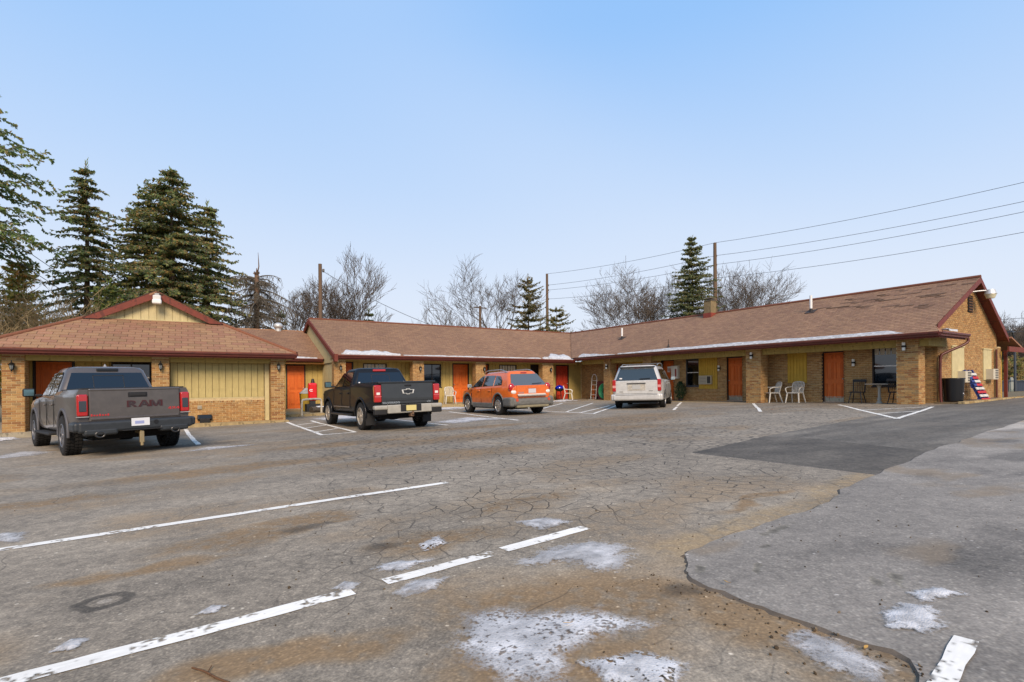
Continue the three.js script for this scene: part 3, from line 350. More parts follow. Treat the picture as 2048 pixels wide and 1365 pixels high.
// ---- office block with the hip roof, at the left
{
  const B = thing('motel_office', 'brick and cream panelled block with a hip roof and gablet at the left', 'building', P(-0.8, -1.42, 20.9)); const f = 0.95;
  for (const [a, b, yb] of [[-4.51, -4.03, -1.46], [-0.965, -0.505, -1.42], [2.555, 3.01, -1.35]]) { const pier = part(B, 'brick_pier', bx(a, b, yb - 0.15, f, 20.4, 20.86), mortar); bricks(pier, 'f', 20.4, a, b, yb, f, { single: true }); bricks(pier, 'r', b, 20.4, 20.86, yb, f, {}); bricks(pier, 'l', a, 20.4, 20.86, yb, f, {}); }
  part(B, 'beam', bx(-4.6, 3.05, 0.8, 0.965, 20.44, 20.7), beamM); part(B, 'fascia', [bx(-5.1, 3.3, 0.95, 1.12, 20.06, 20.1), bx(3.27, 3.3, 0.95, 1.12, 20.1, 28.5)], fasciaM); part(B, 'soffit', bx(-5.1, 3.28, 0.955, 0.975, 20.1, 22), tanM);
  // recessed entrance wall
  part(B, 'entrance_wall', [bx(-4.6, -4.14, -1.5, f, 21.9, 22.05), bx(-3.1, -0.6, -1.5, f, 21.9, 22.05), bx(-4.14, -3.1, 0.86, f, 21.9, 22.05)], tanM); { const w = B.children.at(-1); bricks(w, 'f', 21.9, -4.6, -4.2, -1.4, f, {}); boards(w, 'f', 21.9, -3.05, -2.2, -1.4, 0.84, 0.2, tanM); boards(w, 'f', 21.9, -1.05, -0.6, -1.4, 0.84, 0.2, tanM); }
  door(B, 'f', 21.9, -4.08, -3.17, -1.27, 0.83, { mat: orangeM }); windowUnit(B, 'f', 21.8, -2.15, -1.06, -0.35, 0.86, { sash: 'v', recess: 0 });
  part(B, 'porch_side_wall', bx(-0.62, -0.5, -1.5, f, 20.86, 22), tanM); part(B, 'porch_slab', bx(-4.9, -0.5, -1.6, -1.29, 20.2, 22), concM);
  // panelled front wall on brick wainscot
  const pw = part(B, 'front_wall', bx(-0.5, 2.56, -1.5, f, 20.82, 21), WP('#8f8058', 0.9)); boards(pw, 'f', 20.82, -0.48, 2.36, -0.39, 0.84, 0.21, WP('#bdac72', 0.8, woodg), { gap: 0.014 }); part(pw, 'corner_trim', bx(2.39, 2.53, -1.3, 0.86, 20.79, 20.82), creamM); part(pw, 'drip_edge', bx(-0.5, 2.37, -0.425, -0.395, 20.76, 20.82), creamM);  // backing wall darkened so the board gaps carry painted shadow lines
  const wn = part(B, 'wainscot', bx(-0.5, 2.37, -1.5, -0.43, 20.74, 20.82), mortar); bricks(wn, 'f', 20.74, -0.5, 2.37, -1.32, -0.43, { soldier: true });
  part(B, 'kerb_slab', bx(-0.9, 3.1, -1.6, -1.25, 20.12, 20.8), concTan); part(B, 'side_wall', [bx(2.88, 3.0, -1.5, 1.0, 20.86, 28.4), bx(-4.6, -4.48, -1.5, 1, 20.86, 28.4), bx(-4.6, 3, -1.5, 1, 28.3, 28.4)], tanM);
  // roof: four slopes, the front one with a gablet
  const ey = 1.14, k = 0.52, d = 2.28, xm = -0.9, ry = ey + k * 4.25, rf = slope(B, 'roof', [P(-5.15, ey, 20), P(3.35, ey, 20), P(3.35 - d, ey + k * d, 20 + d), P(-5.15 + d, ey + k * d, 20 + d)], deckM), n = Math.sqrt(1 + k * k);
  shingles(rf, P(-5.15, ey, 20), V(1, 0, 0), V(0, k, -1), d * n, (s) => { const q = s / n; return [q, 8.5 - q]; }, { single: true, base: '#a37c5e', exp: 0.205, tab: 0.37 });
  const rs = slope(B, 'roof_side', [P(3.35 - d, ey + k * d, 20 + d), P(3.35, ey, 20), P(3.35, ey, 28.8), P(xm, ry, 28.8), P(xm, ry, 22.05)], deckM); shingles(rs, P(3.35, ey, 20), V(0, 0, -1), V(-1, k, 0), 4.25 * n, (s) => { const q = s / n; return [q < d ? q : 2.06, 8.8]; }, { base: '#a67a59', tab: 0.37 });
  slope(B, 'roof_side', [P(-5.15 + d, ey + k * d, 20 + d), P(xm, ry, 22.05), P(xm, ry, 28.8), P(-5.15, ey, 28.8), P(-5.15, ey, 20)], WP('#a27a5b', 0.95, grain));
  capsAlong(rf, P(3.35, ey + 0.01, 20), P(3.35 - d, ey + k * d + 0.01, 20 + d), 0.07); capsAlong(rf, P(-5.15, ey + 0.01, 20), P(-5.15 + d, ey + k * d + 0.01, 20 + d), 0.07);
  gutter(B, P(-5.2, 1.13, 20.06), P(3.36, 1.13, 20.06), V(0, 0, 1)); gutter(B, P(3.3, 1.13, 20.06), P(3.3, 1.13, 21.4), V(1, 0, 0));
  const gb = part(B, 'gablet', flat([P(-5.15 + d + 0.2, ey + k * d, 22.36), P(3.35 - d - 0.2, ey + k * d, 22.36), P(xm, ry - 0.08, 22.36)], 0.1), creamM); boards(gb, 'f', 22.36, -2.75, 0.95, 0, 0, 0.23, creamM, { bottom: () => ey + k * d + 0.02, top: (u) => ry - 0.1 - k * Math.abs(u - xm) });
  for (const s of [-1, 1]) { const e = xm + s * (4.25 - d + 0.06), A = [V(e, ey + k * (d - 0.06) + H, -22.12), V(xm, ry + H, -22.12), V(xm, ry - 0.24 + H, -22.12), V(e - s * 0.42, ey + k * (d - 0.06) + H, -22.12)]; if (s > 0) A.reverse(); part(gb, 'rake_board', flat(A, 0.045), fasciaM); part(gb, 'rake_edge', bar(V(e, ey + k * (d - 0.06) + H + 0.015, -22.1), V(xm, ry + H + 0.015, -22.1), 0.022), deckM); }
  part(gb, 'base_trim', bx(-2.6, 0.8, ey + k * d - 0.01, ey + k * d + 0.045, 22.3, 22.34), creamM);
  lantern(P(-4.28, 0.62, 20.388), 'f', 'black coach lantern on the leftmost brick pier'); lantern(P(-0.73, 0.66, 20.388), 'f', 'black coach lantern on the pier above the grey pickup'); lantern(P(2.79, 0.68, 20.388), 'f', 'black coach lantern on the pier left of the link door');
  const fl = thing('flood_light', 'white dusk light on the gablet of the hip roof', 'flood light', P(xm + 0.02, ry - 0.3, 22.07), { local: true }); part(fl, 'housing', lb(0.24, 0.16, 0.18, 0, 0.06, 0.1, 0.03), M('#c9c9c4', 0.5)); part(fl, 'lens', lb(0.28, 0.17, 0.24, 0, -0.09, 0.13, 0.05), M('#dfe0da', 0.2)); part(fl, 'mount', lb(0.14, 0.1, 0.06, 0, 0.17, 0.05, 0.01), M('#9a9a96', 0.5));
}
// ---- link between the office and the front wing
{
  const B = thing('motel_link', 'low link with an orange door between the office and the middle wing', 'building', P(4.4, -1.3, 28.3)); const k = 0.375, n = Math.hypot(1, k), y0 = 1.34;
  wall(B, 'front_wall', 'f', 28.3, 3.0, 6.02, -1.4, 1.2, [[4.25, 5.14, -1.2, 1.05]], tanM); door(B, 'f', 28.3, 4.28, 5.11, -1.19, 1.02, { handle: -1, mat: orangeM, recess: 0.03 }); boards(B.children[0], 'f', 28.3, 5.24, 6.0, -1.3, 1.2, 0.25, tanM);
  part(B, 'beam', bx(3.02, 5.95, 1.08, 1.2, 27.7, 27.9), WP('#a8743a', 0.8, woodg)); part(B, 'soffit', bx(3.02, 5.95, 1.2, 1.22, 27.7, 28.3), tanM); gutter(B, P(3.3, y0, 27.62), P(5.86, y0, 27.62), V(0, 0, 1)); part(B, 'fascia', bx(3.05, 5.9, 1.18, y0 - 0.01, 27.63, 27.66), fasciaM);
  const rf = slope(B, 'roof', [P(0.5, y0, 27.55), P(6.0, y0, 27.55), P(6.0, y0 + k * 4.85, 32.4), P(0.5, y0 + k * 4.85, 32.4)], deckM); shingles(rf, P(0.5, y0, 27.55), V(1, 0, 0), V(0, k, -1), 4.85 * n, () => [0, 5.5], { base: '#9b785d', exp: 0.16 }); slope(B, 'roof_back', [P(6.0, y0 + k * 4.85, 32.4), P(6.0, 1.2, 37), P(0.5, 1.2, 37), P(0.5, y0 + k * 4.85, 32.4)].reverse(), WP('#a27a5b', 0.95, grain));
  part(B, 'porch_slab', bx(3.0, 6.0, -1.6, -1.2, 23.2, 28.3), concTan);
  const tv = thing('roof_vent', 'grey turbine vent on the link roof ridge', 'roof vent', P(4.45, y0 + k * 4.85, 32.4)); part(tv, 'cap', (() => { const g = new THREE.SphereGeometry(0.26, 14, 8); g.scale(1, 0.75, 1); const q = P(4.45, 3.42, 32.4); g.translate(q.x, q.y, q.z); return g; })(), alum); part(tv, 'neck', (() => { const q = P(4.45, 3.15, 32.4); return cyl(0.16, 0.4, q.x, q.y, q.z); })(), alum);
}
// ---- middle wing, facing the lot
const RWx = (y) => 20.1 + (y - 1.55) / 0.491, MWv = (y) => 24.9 + (y - 1.42) / 0.3836;
{
  const B = thing('motel_wing', 'middle motel wing with tan siding, orange doors and a long brown roof', 'building', P(13, -1.2, 26.5)); const k = 0.3836, n = Math.hypot(1, k);
  const doors = [[6.55, 6.98], [12.53, 13.46], [13.95, 14.75], [17.75, 18.6], [19.65, 20.6]], wins = [[7.52, 8.75, 0.0, 1.09, 'v'], [10.75, 11.8, -0.15, 1.1, 'v'], [15.5, 16.7, 0.0, 1.12, 'v']];
  const holes = [...doors.map(([a, b]) => [a, b, -1.1, 1.13]), ...wins.map(([a, b, c, d]) => [a, b, c, d])].sort((a, b) => a[0] - b[0]); const w = wall(B, 'front_wall', 'f', 26.2, 6.1, 21.62, -1.4, 1.35, holes, tanM);
  { let u = 6.1; for (const [a, b, c] of [...holes, [19.3, 21.6, 0]].sort((p, q) => p[0] - q[0])) { if (a - u > 0.12) boards(w, 'f', 26.2, u, Math.min(a, 21.5) - 0.06, -1.0, 1.25, 0.24, tanM); u = b + 0.06; } for (const h of wins) boards(w, 'f', 26.2, h[0], h[1], -1.0, h[2] - 0.05, 0.24, tanM); }
  doors.forEach(([a, b], i) => door(B, 'f', 26.2, a, b, -1.02 + 0.006 * i, 1.11, { mat: i === 4 ? redM : i === 3 ? M('#1d1410', 0.7) : orangeM, handle: i === 1 ? 1 : -1, panels: i !== 3, recess: 0.06 })); wins.forEach(([a, b, c, d, s], i) => windowUnit(B, 'f', 26.2, a, b, c, d, { sash: s, curtains: i === 1 ? 0 : 0.4 }));
  for (const [a, b] of [[5.87, 6.4], [9.78, 10.38], [13.42, 14.02], [17.9, 18.68]]) { const pier = part(B, 'brick_pier', bx(a, b, -1.4, 1.2, 25.2, 25.6), mortar); bricks(pier, 'f', 25.2, a, b, -1.25, 1.2); bricks(pier, 'l', a, 25.2, 25.6, -1.25, 1.2); bricks(pier, 'r', b, 25.2, 25.6, -1.25, 1.2); }
  part(B, 'beam', bx(5.9, 20.5, 1.16, 1.3, 25.22, 25.4), beamM); part(B, 'soffit', bx(5.9, 21.6, 1.29, 1.31, 24.95, 26.2), tanM); part(B, 'fascia', bx(5.86, 20.15, 1.22, 1.41, 24.94, 24.97), fasciaM); gutter(B, P(5.92, 1.41, 24.94), P(20.1, 1.41, 24.94), V(0, 0, 1)); part(B, 'walkway', bx(6.2, 21.6, -1.6, -1.03, 24.1, 26.2), concTan);
  const rf = slope(B, 'roof', [P(5.85, 1.42, 24.9), P(RWx(1.42), 1.42, 24.9), P(RWx(3.76), 3.76, 31), P(5.85, 3.76, 31)], deckM), rise = 3.76 - 1.42;
  shingles(rf, P(5.85, 1.42, 24.9), V(1, 0, 0), V(0, k, -1), 6.1 * n, (s) => [0, RWx(1.42 + s / n * k) - 5.85 - 0.02], { base: '#9a785d', exp: 0.15 }); slope(B, 'roof_back', [P(5.85, 3.76, 31), P(26, 3.76, 31), P(26, 1.4, 37), P(5.85, 1.4, 37)], WP('#a27a5b', 0.95, grain)); part(rf, 'ridge_cap', bar(P(5.85, 3.775, 31), P(24.6, 3.775, 31), 0.07, 0.07, 6), WP('#7d4c38', 0.95, grain));
  // gable end over the link, cream boards and red rake
  const ge = part(B, 'gable_wall', [flat([P(6.02, 1.1, 25.0), P(6.02, 1.36, 24.95), P(6.02, 3.7, 31), P(6.02, 1.1, 36.9)].reverse(), 0.08), bx(6.02, 6.12, -1.4, 1.1, 25.9, 36)], creamM); boards(ge, 'l', 6.02, 25.05, 36.5, 1.1, 3, 0.3, creamM, { bottom: (v) => 1.1 + 0.012 * (v - 25), top: (v) => 3.62 - k * Math.abs(v - 31) });
  boards(ge, 'l', 6.02, 25.95, 30, -1.2, 1.08, 0.3, creamM, {});
  for (const [v0, v1] of [[24.78, 31], [37.1, 31]]) { const y0 = 3.76 - k * Math.abs(v0 - 31), q = [P(5.84, y0, v0), P(5.84, 3.76, v1), P(5.84, 3.5, v1), P(5.84, y0 - 0.24, v0)]; if (v0 < v1) q.reverse(); part(ge, 'rake_board', flat(q, 0.05), fasciaM); } part(ge, 'eave_return', bx(5.8, 5.95, 1.1, 1.45, 24.75, 25.1), fasciaM);
  [[6.15, 'black coach lantern on the pier above the black pickup'], [10.15, 'coach lantern on the pier right of the black pickup'], [13.9, 'coach lantern on the pier behind the orange car'], [18.45, 'coach lantern on the pier right of the orange car']].forEach(([x, l]) => lantern(P(x, 0.82, 25.188), 'f', l));
}
// ---- right wing, running away from the road
{
  const B = thing('motel_wing', 'right motel wing in brown brick with a steep gable end', 'building', P(23, -0.9, 16)); const k = 0.491, n = Math.hypot(1, k);
  const doors = [[10.28, 11.07, -0.84, 1.14], [14.63, 15.43, -0.87, 1.13], [18.6, 19.4, -0.93, 1.15], [22.75, 23.5, -0.98, 1.1]], wins = [[8.1, 9.29, -0.2, 1.28], [17.0, 17.8, -0.2, 1.18]], holes = [...wins, ...doors].sort((a, b) => a[0] - b[0]);
  const w = wall(B, 'front_wall', 'l', 21.62, 7.31, 26.2, -1.2, 1.42, holes, mortar); bricks(w, 'l', 21.62, 7.31, 19.0, -0.95, 1.42, { holes }); bricks(w, 'l', 21.62, 22.4, 26.1, -1.02, 1.42, { holes }); boards(w, 'l', 21.62, 19.45, 22.4, -1.0, 1.42, 0.25, yellowM);
  doors.forEach(([a, b, c, d], i) => door(B, 'l', 21.62, a, b, c, d, { kick: i < 2, handle: i === 0 ? 1 : i === 1 ? -1 : 1, mat: i === 3 ? redM : orangeM, recess: 0.1 })); windowUnit(B, 'l', 21.62, 8.1, 9.29, -0.2, 1.28, { curtains: 0.22 }); windowUnit(B, 'l', 21.62, 17.0, 17.8, -0.2, 1.18, { frame: M('#3a3f44', 0.5) });
  for (const [a, b, y0, y1] of [[15.94, 17.0, -0.32, 1.2], [11.69, 12.49, -0.06, 1.25]]) { const sh = part(B, 'shutter', fb('l', 21.62, a, b, y0, y1, 0.012, 0.03), yellowM); boards(sh, 'l', 21.59, a, b, y0, y1, 0.13, yellowM, { th: 0.015, gap: 0.018, name: 'shutter_board' }); }
  const ac = part(B, 'air_conditioner', fb('l', 21.57, 16.2, 16.9, -0.1, 0.32, 0, 0.12), M('#b8ad93', 0.6)); for (let i = 0; i < 5; i++) part(ac, 'louver', fb('l', 21.45, 16.47, 16.86, -0.06 + i * 0.072, -0.02 + i * 0.072, 0, 0.008), M('#8d8577', 0.6)); part(ac, 'control_panel', fb('l', 21.45, 16.23, 16.42, -0.06, 0.28, 0, 0.006), M('#33302b', 0.5));
  // piers and beam
  for (const [a, b, yb, single] of [[7.47, 8.1, -0.86, true], [13.06, 13.74, -0.9, true], [22.28, 22.83, -1.02, false], [19.2, 19.75, -0.97, false]]) { const pier = part(B, 'brick_pier', bx(20.57, 21.05, yb - 0.15, 1.44, a, b), mortar); bricks(pier, 'l', 20.57, a, b, yb, 1.42, { single }); bricks(pier, 'f', a, 20.57, 21.05, yb, 1.42, { single: a < 8 }); if (a > 8) bricks(pier, 'f', a, 21.05, 21.06, yb, 1.4); }
  part(B, 'beam', [bx(20.66, 20.86, 1.14, 1.43, 8.1, 24.9), bx(20.62, 22.05, 1.14, 1.43, 7.2, 7.46)], beamM); part(B, 'soffit', bx(20.2, 21.62, 1.43, 1.45, 6.8, 26), tanM); part(B, 'fascia', [bx(20.13, 20.16, 1.36, 1.53, 6.75, 24.9), bx(20.16, 22.3, 1.36, 1.53, 6.75, 6.78)], fasciaM); gutter(B, P(20.13, 1.54, 6.75), P(20.13, 1.48, 24.95), V(-1, 0, 0)); gutter(B, P(20.05, 1.54, 6.75), P(22.35, 1.54, 6.75), V(0, 0, 1));
  part(B, 'walkway', flat([P(20.35, -0.845, 7.4), P(21.62, -0.845, 7.4), P(21.62, -1.01, 24.5), P(20.35, -1.01, 24.5)], 0.3), concTan);
  // near gable end
  const L = (u) => u < 24.6 ? 3.6 - k * (24.6 - u) : 3.6 - 0.71 * (u - 24.6), gvent = [24.3, 24.72, 2.5, 3.12]; const gw = part(B, 'gable_wall', [flat([P(21.62, -1.1, 7.31), P(27.3, -1.1, 7.31), P(27.3, 1.75, 7.31), P(24.6, 3.68, 7.31), P(21.62, 2.2, 7.31)], 0.14)], mortar); bricks(gw, 'f', 7.31, 21.62, 27.25, -0.92, 3.6, { top: (u) => L(u) + 0.03, holes: [[22.75, 23.85, -0.1, 1.18], [25.75, 26.6, 0.0, 1.16], gvent] });
  part(gw, 'vent_opening', bx(...gvent, 7.27, 7.31), darkM); for (let i = 0; i < 6; i++) part(gw, 'vent_slat', bx(24.32, 24.7, 2.53 + i * 0.1, 2.57 + i * 0.1, 7.25, 7.28), WP('#6b4a2c', 0.8)); for (const [a, b, y0, y1] of [[22.75, 23.85, -0.1, 1.18], [25.75, 26.6, 0.0, 1.16]]) { const sh = part(B, 'blanking_panel', bx(a, b, y0, y1, 7.27, 7.31), creamM); part(sh, 'trim', bx(a - 0.03, b + 0.03, y1, y1 + 0.05, 7.25, 7.31), creamM); const c = part(sh, 'air_conditioner', bx(b - 0.62, b - 0.06, y0 + 0.02, y0 + 0.42, 7.05, 7.27), M('#bdb6a2', 0.6)); for (let i = 0; i < 4; i++) part(c, 'grille_slot', bx(b - 0.4, b - 0.1, y0 + 0.06 + i * 0.09, y0 + 0.12 + i * 0.09, 7.044, 7.05), M('#5c5a55', 0.6)); }
  // roof
  const rf = slope(B, 'roof', [P(20.6, 1.7955, 7.0), P(24.6, 3.76, 7.0), P(24.6, 3.76, 31), P(20.1, 1.55, 25.24), P(20.1, 1.55, 6.75)], deckM);
  const bare = (u, s) => (u < 5.2 && u > 0.6 && Math.abs(s - (2.1 + 0.32 * u)) < 0.16 && vn(u * 3, s * 9) > 0.45) || (u < 4.4 && u > 0.2 && Math.abs(s - (3.55 + 0.12 * u)) < 0.35 && vn(u * 2.5 + 9, s * 11) > 0.58) || (u < 3 && s > 4.3 && vn(u * 4, s * 14) > 0.78);
  shingles(rf, P(20.1, 1.55, 7.0), V(0, 0, -1), V(1, k, 0), 4.5 * n, (s) => [s < 0.5 ? -0.25 + s * 0.5 : 0, MWv(1.55 + s / n * k) - 7.0 - 0.02], { base: '#9b795f', exp: 0.15, wear: bare });
  slope(B, 'roof_back', [P(24.6, 3.76, 31), P(24.6, 3.76, 7.0), P(27.55, 1.65, 7.0), P(27.55, 1.65, 31)], WP('#a07459', 0.95, grain)); slope(B, 'back_porch_roof', [P(27.5, 1.69, 31), P(27.5, 1.69, 6.9), P(29.1, 1.22, 6.9), P(29.1, 1.22, 31)], WP('#a07459', 0.95, grain)); part(rf, 'ridge_cap', bar(P(24.6, 3.775, 7), P(24.6, 3.775, 31), 0.07, 0.07, 6), WP('#7d4c38', 0.95, grain));
  for (const [x0, y0, x1, y1] of [[20.75, 1.85, 24.6, 3.76], [27.55, 1.67, 24.6, 3.76]]) { const q = [P(x0, y0, 6.99), P(x1, y1, 6.99), P(x1, y1 - 0.2, 6.99), P(x0, y0 - 0.2, 6.99)]; if (x0 > x1) q.reverse(); const rk = part(B, 'rake_board', flat(q.reverse(), 0.04), WP('#763326', 0.6)); part(rk, 'rake_soffit', flat([P(x0, y0 - 0.14, 7.0), P(x1, y1 - 0.14, 7.0), P(x1, y1 - 0.14, 7.3), P(x0, y0 - 0.14, 7.3)], 0.02), WP('#763326', 0.6)); }
  slope(B, 'eave_return_roof', [P(20.1, 1.55, 6.75), P(22.3, 1.55, 6.75), P(22.3, 1.68, 7.3), P(20.6, 1.8, 7.02)], WP('#a07459', 0.95, grain));
  // back porch corner
  part(B, 'back_pier', bx(27.0, 27.35, -0.95, 1.3, 7.2, 7.32), mortar); { const b = B.children.at(-1); bricks(b, 'f', 7.2, 27.0, 27.35, -0.92, 1.3); } part(B, 'back_porch_panel', bx(27.5, 28.05, -0.95, 1.15, 7.35, 7.42), yellowM); part(B, 'back_post', bx(28.07, 28.17, -0.95, 1.2, 7.2, 7.3), WP('#6e2b22', 0.6)); part(B, 'back_fascia', bx(27.1, 29.12, 1.1, 1.3, 6.88, 6.93), fasciaM);
  part(B, 'far_walls', [bx(27.3, 27.42, -1.2, 1.7, 7.4, 31), bx(21.7, 27.4, -1.3, 1.4, 30.9, 31)], tanM);
  const ds = part(B, 'downspout', tube([P(22.25, 1.4, 6.68), P(22.25, 1.3, 6.68), P(22.15, 1.2, 6.75), P(21.75, 0.95, 7.1), P(21.62, 0.85, 7.2), P(21.6, 0.7, 7.22), P(21.6, -0.6, 7.22), P(21.6, -0.86, 7.2)], 0.045, 8, 60), gutterM); part(B, 'downspout', tube([P(26.95, 1.2, 7.22), P(26.95, 0.2, 7.22), P(26.95, -0.85, 7.22)], 0.03, 8), gutterM);
  [[P(20.558, 1.12, 13.44), 'l', 'white and black wall light on the pier between the doors'], [P(20.558, 1.15, 7.85), 'l', 'wall light on the corner pier at the gable end'], [P(21.608, 0.66, 15.81), 'l', 'wall light between yellow shutter and orange door'], [P(21.608, 0.7, 9.9), 'l', 'wall light right of the nearest orange door'], [P(20.558, 0.95, 22.5), 'l', 'wall light on the pier left of the white minivan']].forEach((a) => sconce(...a));
  const gl = thing('flood_light', 'silver dusk light on an arm at the gable peak', 'flood light', P(24.55, 3.2, 7.29), { local: true }); part(gl, 'arm', tube([V(-0.2, 0.02, 0.02), V(0, 0.05, 0.25), V(0.2, 0.06, 0.45)], 0.025), alum); part(gl, 'reflector', (() => { const g = cyl(0.19, 0.16, 0.24, 0.0, 0.5, 14, 0.13); return g; })(), alum); part(gl, 'lens', cyl(0.12, 0.16, 0.24, -0.15, 0.5, 14, 0.18), M('#c9c4a8', 0.25)); part(gl, 'base', lb(0.1, 0.14, 0.04, -0.2, 0.02, 0.02, 0.01), alum);
}
// roof furniture: vents, chimney, snow left along the eaves
const onRW = (x, v) => P(x, 1.55 + 0.491 * (x - 20.1), v);
for (const [x, v, label, h] of [[22.4, 23.2, 'white plastic vent pipe on the roof near the corner', 0.55], [23.1, 12.3, 'white plastic vent pipe on the right wing roof', 0.62], [20.55, 18.0, 'thin dark pipe near the eave of the right wing', 0.3]]) {
  const q = onRW(x, v), t = thing('vent_pipe', label, 'vent pipe', q, { local: true, group: 'vent pipes on the roof' }); const thin = h < 0.4; part(t, 'pipe', cyl(thin ? 0.02 : 0.055, h, 0, h / 2 + 0.1, 0, 12), thin ? M('#4a3a32', 0.6) : M('#dcdcda', 0.5)); part(t, 'collar', cyl(thin ? 0.05 : 0.07, 0.16, 0, 0.07, 0, 12, thin ? 0.03 : 0.06), M('#2a2624', 0.7)); part(t, 'flashing', (() => { const g = lb(thin ? 0.12 : 0.4, 0.02, thin ? 0.12 : 0.4, 0, 0, 0, 0.004); g.rotateZ(Math.atan(0.491)); g.translate(0, 0.025, 0); return g; })(), M('#3a302b', 0.8)); }
{ const q = onRW(24.35, 18.4), t = thing('chimney', 'small square rendered chimney with red flashing on the ridge', 'chimney', q, { local: true }); part(t, 'stack', lb(0.44, 1.0, 0.44, 0, 0.3, 0), WP('#8d7d5c', 0.95)); part(t, 'cap', [lb(0.42, 0.05, 0.42, 0, 0.95, 0, 0.01), lb(0.5, 0.03, 0.5, 0, 0.815, 0, 0.005)], WP('#77705f', 0.8)); part(t, 'flue', cyl(0.14, 0.12, 0, 0.88, 0), M('#55504a', 0.7)); part(t, 'flashing', lb(0.5, 0.28, 0.5, -0.02, 0.0, 0.01), WP('#8f4130', 0.6)); }
function snowStrip(name, label, f, n, group) {      // f(t, w) -> world point on the roof, t along, w up the slope 0..1; height rounded
  const pos = [], idx = [], m = 8; for (let i = 0; i <= n; i++) for (let j = 0; j <= m; j++) { const [q, h] = f(i / n, j / m); const s = Math.sin(Math.PI * j / m); pos.push(q.x, q.y + h * Math.pow(Math.max(0, s), 0.5) * (0.75 + 0.5 * vn(i * 0.7, j * 0.9)) + 0.008, q.z); if (i < n && j < m) { const a = i * (m + 1) + j; idx.push(a, a + m + 1, a + m + 2, a, a + m + 2, a + 1); } }
  const g = new THREE.BufferGeometry(); g.setAttribute('position', new THREE.Float32BufferAttribute(pos, 3)); g.setIndex(idx); g.computeVertexNormals(); metreUV(g); const me = new THREE.Mesh(g, M('#e9edf2', 0.7, { map: snowCol, side: THREE.DoubleSide })); me.name = numbered(name); me.userData = { label, category: 'snow', group: 'snow left on the roof edges' }; me.castShadow = me.receiveShadow = true; scene.add(me);
}
snowStrip('roof_snow', 'long snow strip along the eave of the right wing', (t, w) => { const v = 7.6 + t * 13.6, wd = 0.28 * (0.75 + 0.35 * vn(t * 30, 5)) * sst(0, 0.05, t) * (1 - 0.75 * sst(0.75, 1, t)), x = 20.12 + w * wd; return [onRW(x, v), 0.05 * sst(0, 0.05, t)]; }, 120);
snowStrip('roof_snow', 'snow in the roof valley where the two wings meet', (t, w) => { const x = 17.8 + t * 2.1, wd = (0.2 + 0.75 * sst(0.1, 0.7, t)) * (0.8 + 0.4 * vn(t * 9, 2)); const v = 24.92 + w * wd; return [P(x, 1.42 + 0.3836 * (v - 24.9), v), 0.09 * sst(0, 0.08, t)]; }, 40);
snowStrip('roof_snow', 'snow on the valley side of the right wing roof', (t, w) => { const v = 24.6 - t * 3.2, wd = 0.42 * (1 - t) * (0.8 + 0.4 * vn(t * 9, 7)) + 0.02, x = 20.12 + w * wd; return [onRW(x, v), 0.07 * (1 - 0.8 * t)]; }, 30);
snowStrip('roof_snow', 'snow patch on the middle wing eave above the black pickup', (t, w) => { const x = 6.15 + t * 2.9, wd = 0.62 * (0.65 + 0.6 * vn(t * 14, 9)) * sst(0, 0.12, t) * (1 - 0.7 * sst(0.7, 1, t)), v = 24.95 + w * wd; return [P(x, 1.42 + 0.3836 * (v - 24.9), v), 0.07]; }, 40);
snowStrip('roof_snow', 'thin snow line along the middle wing gutter', (t, w) => { const x = 9.2 + t * 8.4, wd = 0.12 * (0.4 + 0.9 * vn(t * 30, 11)), v = 24.93 + w * wd; return [P(x, 1.43 + 0.3836 * (v - 24.9), v), 0.03]; }, 60);
snowStrip('roof_snow', 'snow strip on the link roof gutter', (t, w) => { const x = 4.0 + t * 1.6, wd = 0.3 * (1 - 0.6 * t), v = 27.56 + w * wd; return [P(x, 1.345 + 0.375 * (v - 27.55), v), 0.05 * (1 - 0.6 * t)]; }, 24);
snowStrip('roof_snow', 'small snow heap on the eave return at the gable', (t, w) => { const x = 21.2 + t * 0.75, wd = 0.35 * Math.sin(Math.PI * clamp(t, 0.03, 0.97)), v = 6.85 + w * wd; return [P(x, 1.6 + 0.2 * (v - 6.75), v), 0.07]; }, 16);
// ---------------------------------------------------------------- vehicles (local: x right, y up, -z forward)
function loft(st, crease = 0.6) {                  // st: [{z, p: [[x, y], ...]}] half profiles, bottom to top
  const ring = st.map(({ z, p }) => [...p.map(([x, y]) => V(x, y, z)), ...p.slice().reverse().filter(([x]) => x > 1e-4).map(([x, y]) => V(-x, y, z))]), n = ring[0].length, pos = [], q = (...a) => a.forEach((v) => pos.push(v.x, v.y, v.z));
  for (let i = 0; i < ring.length - 1; i++) for (let j = 0; j < n; j++) { const k = (j + 1) % n, a = ring[i][j], b = ring[i][k], c = ring[i + 1][k], d = ring[i + 1][j]; q(a, b, c, a, c, d); }
  for (const [r, f] of [[ring[0], 1], [ring.at(-1), 0]]) { const c = r.reduce((s, v) => s.add(v), V(0, 0, 0)).divideScalar(n); for (let j = 0; j < n; j++) { const k = (j + 1) % n; f ? q(c, r[k], r[j]) : q(c, r[j], r[k]); } }
  const g = new THREE.BufferGeometry(); g.setAttribute('position', new THREE.Float32BufferAttribute(pos, 3)); g.computeVertexNormals(); return metreUV(toCreasedNormals(g, crease));
}
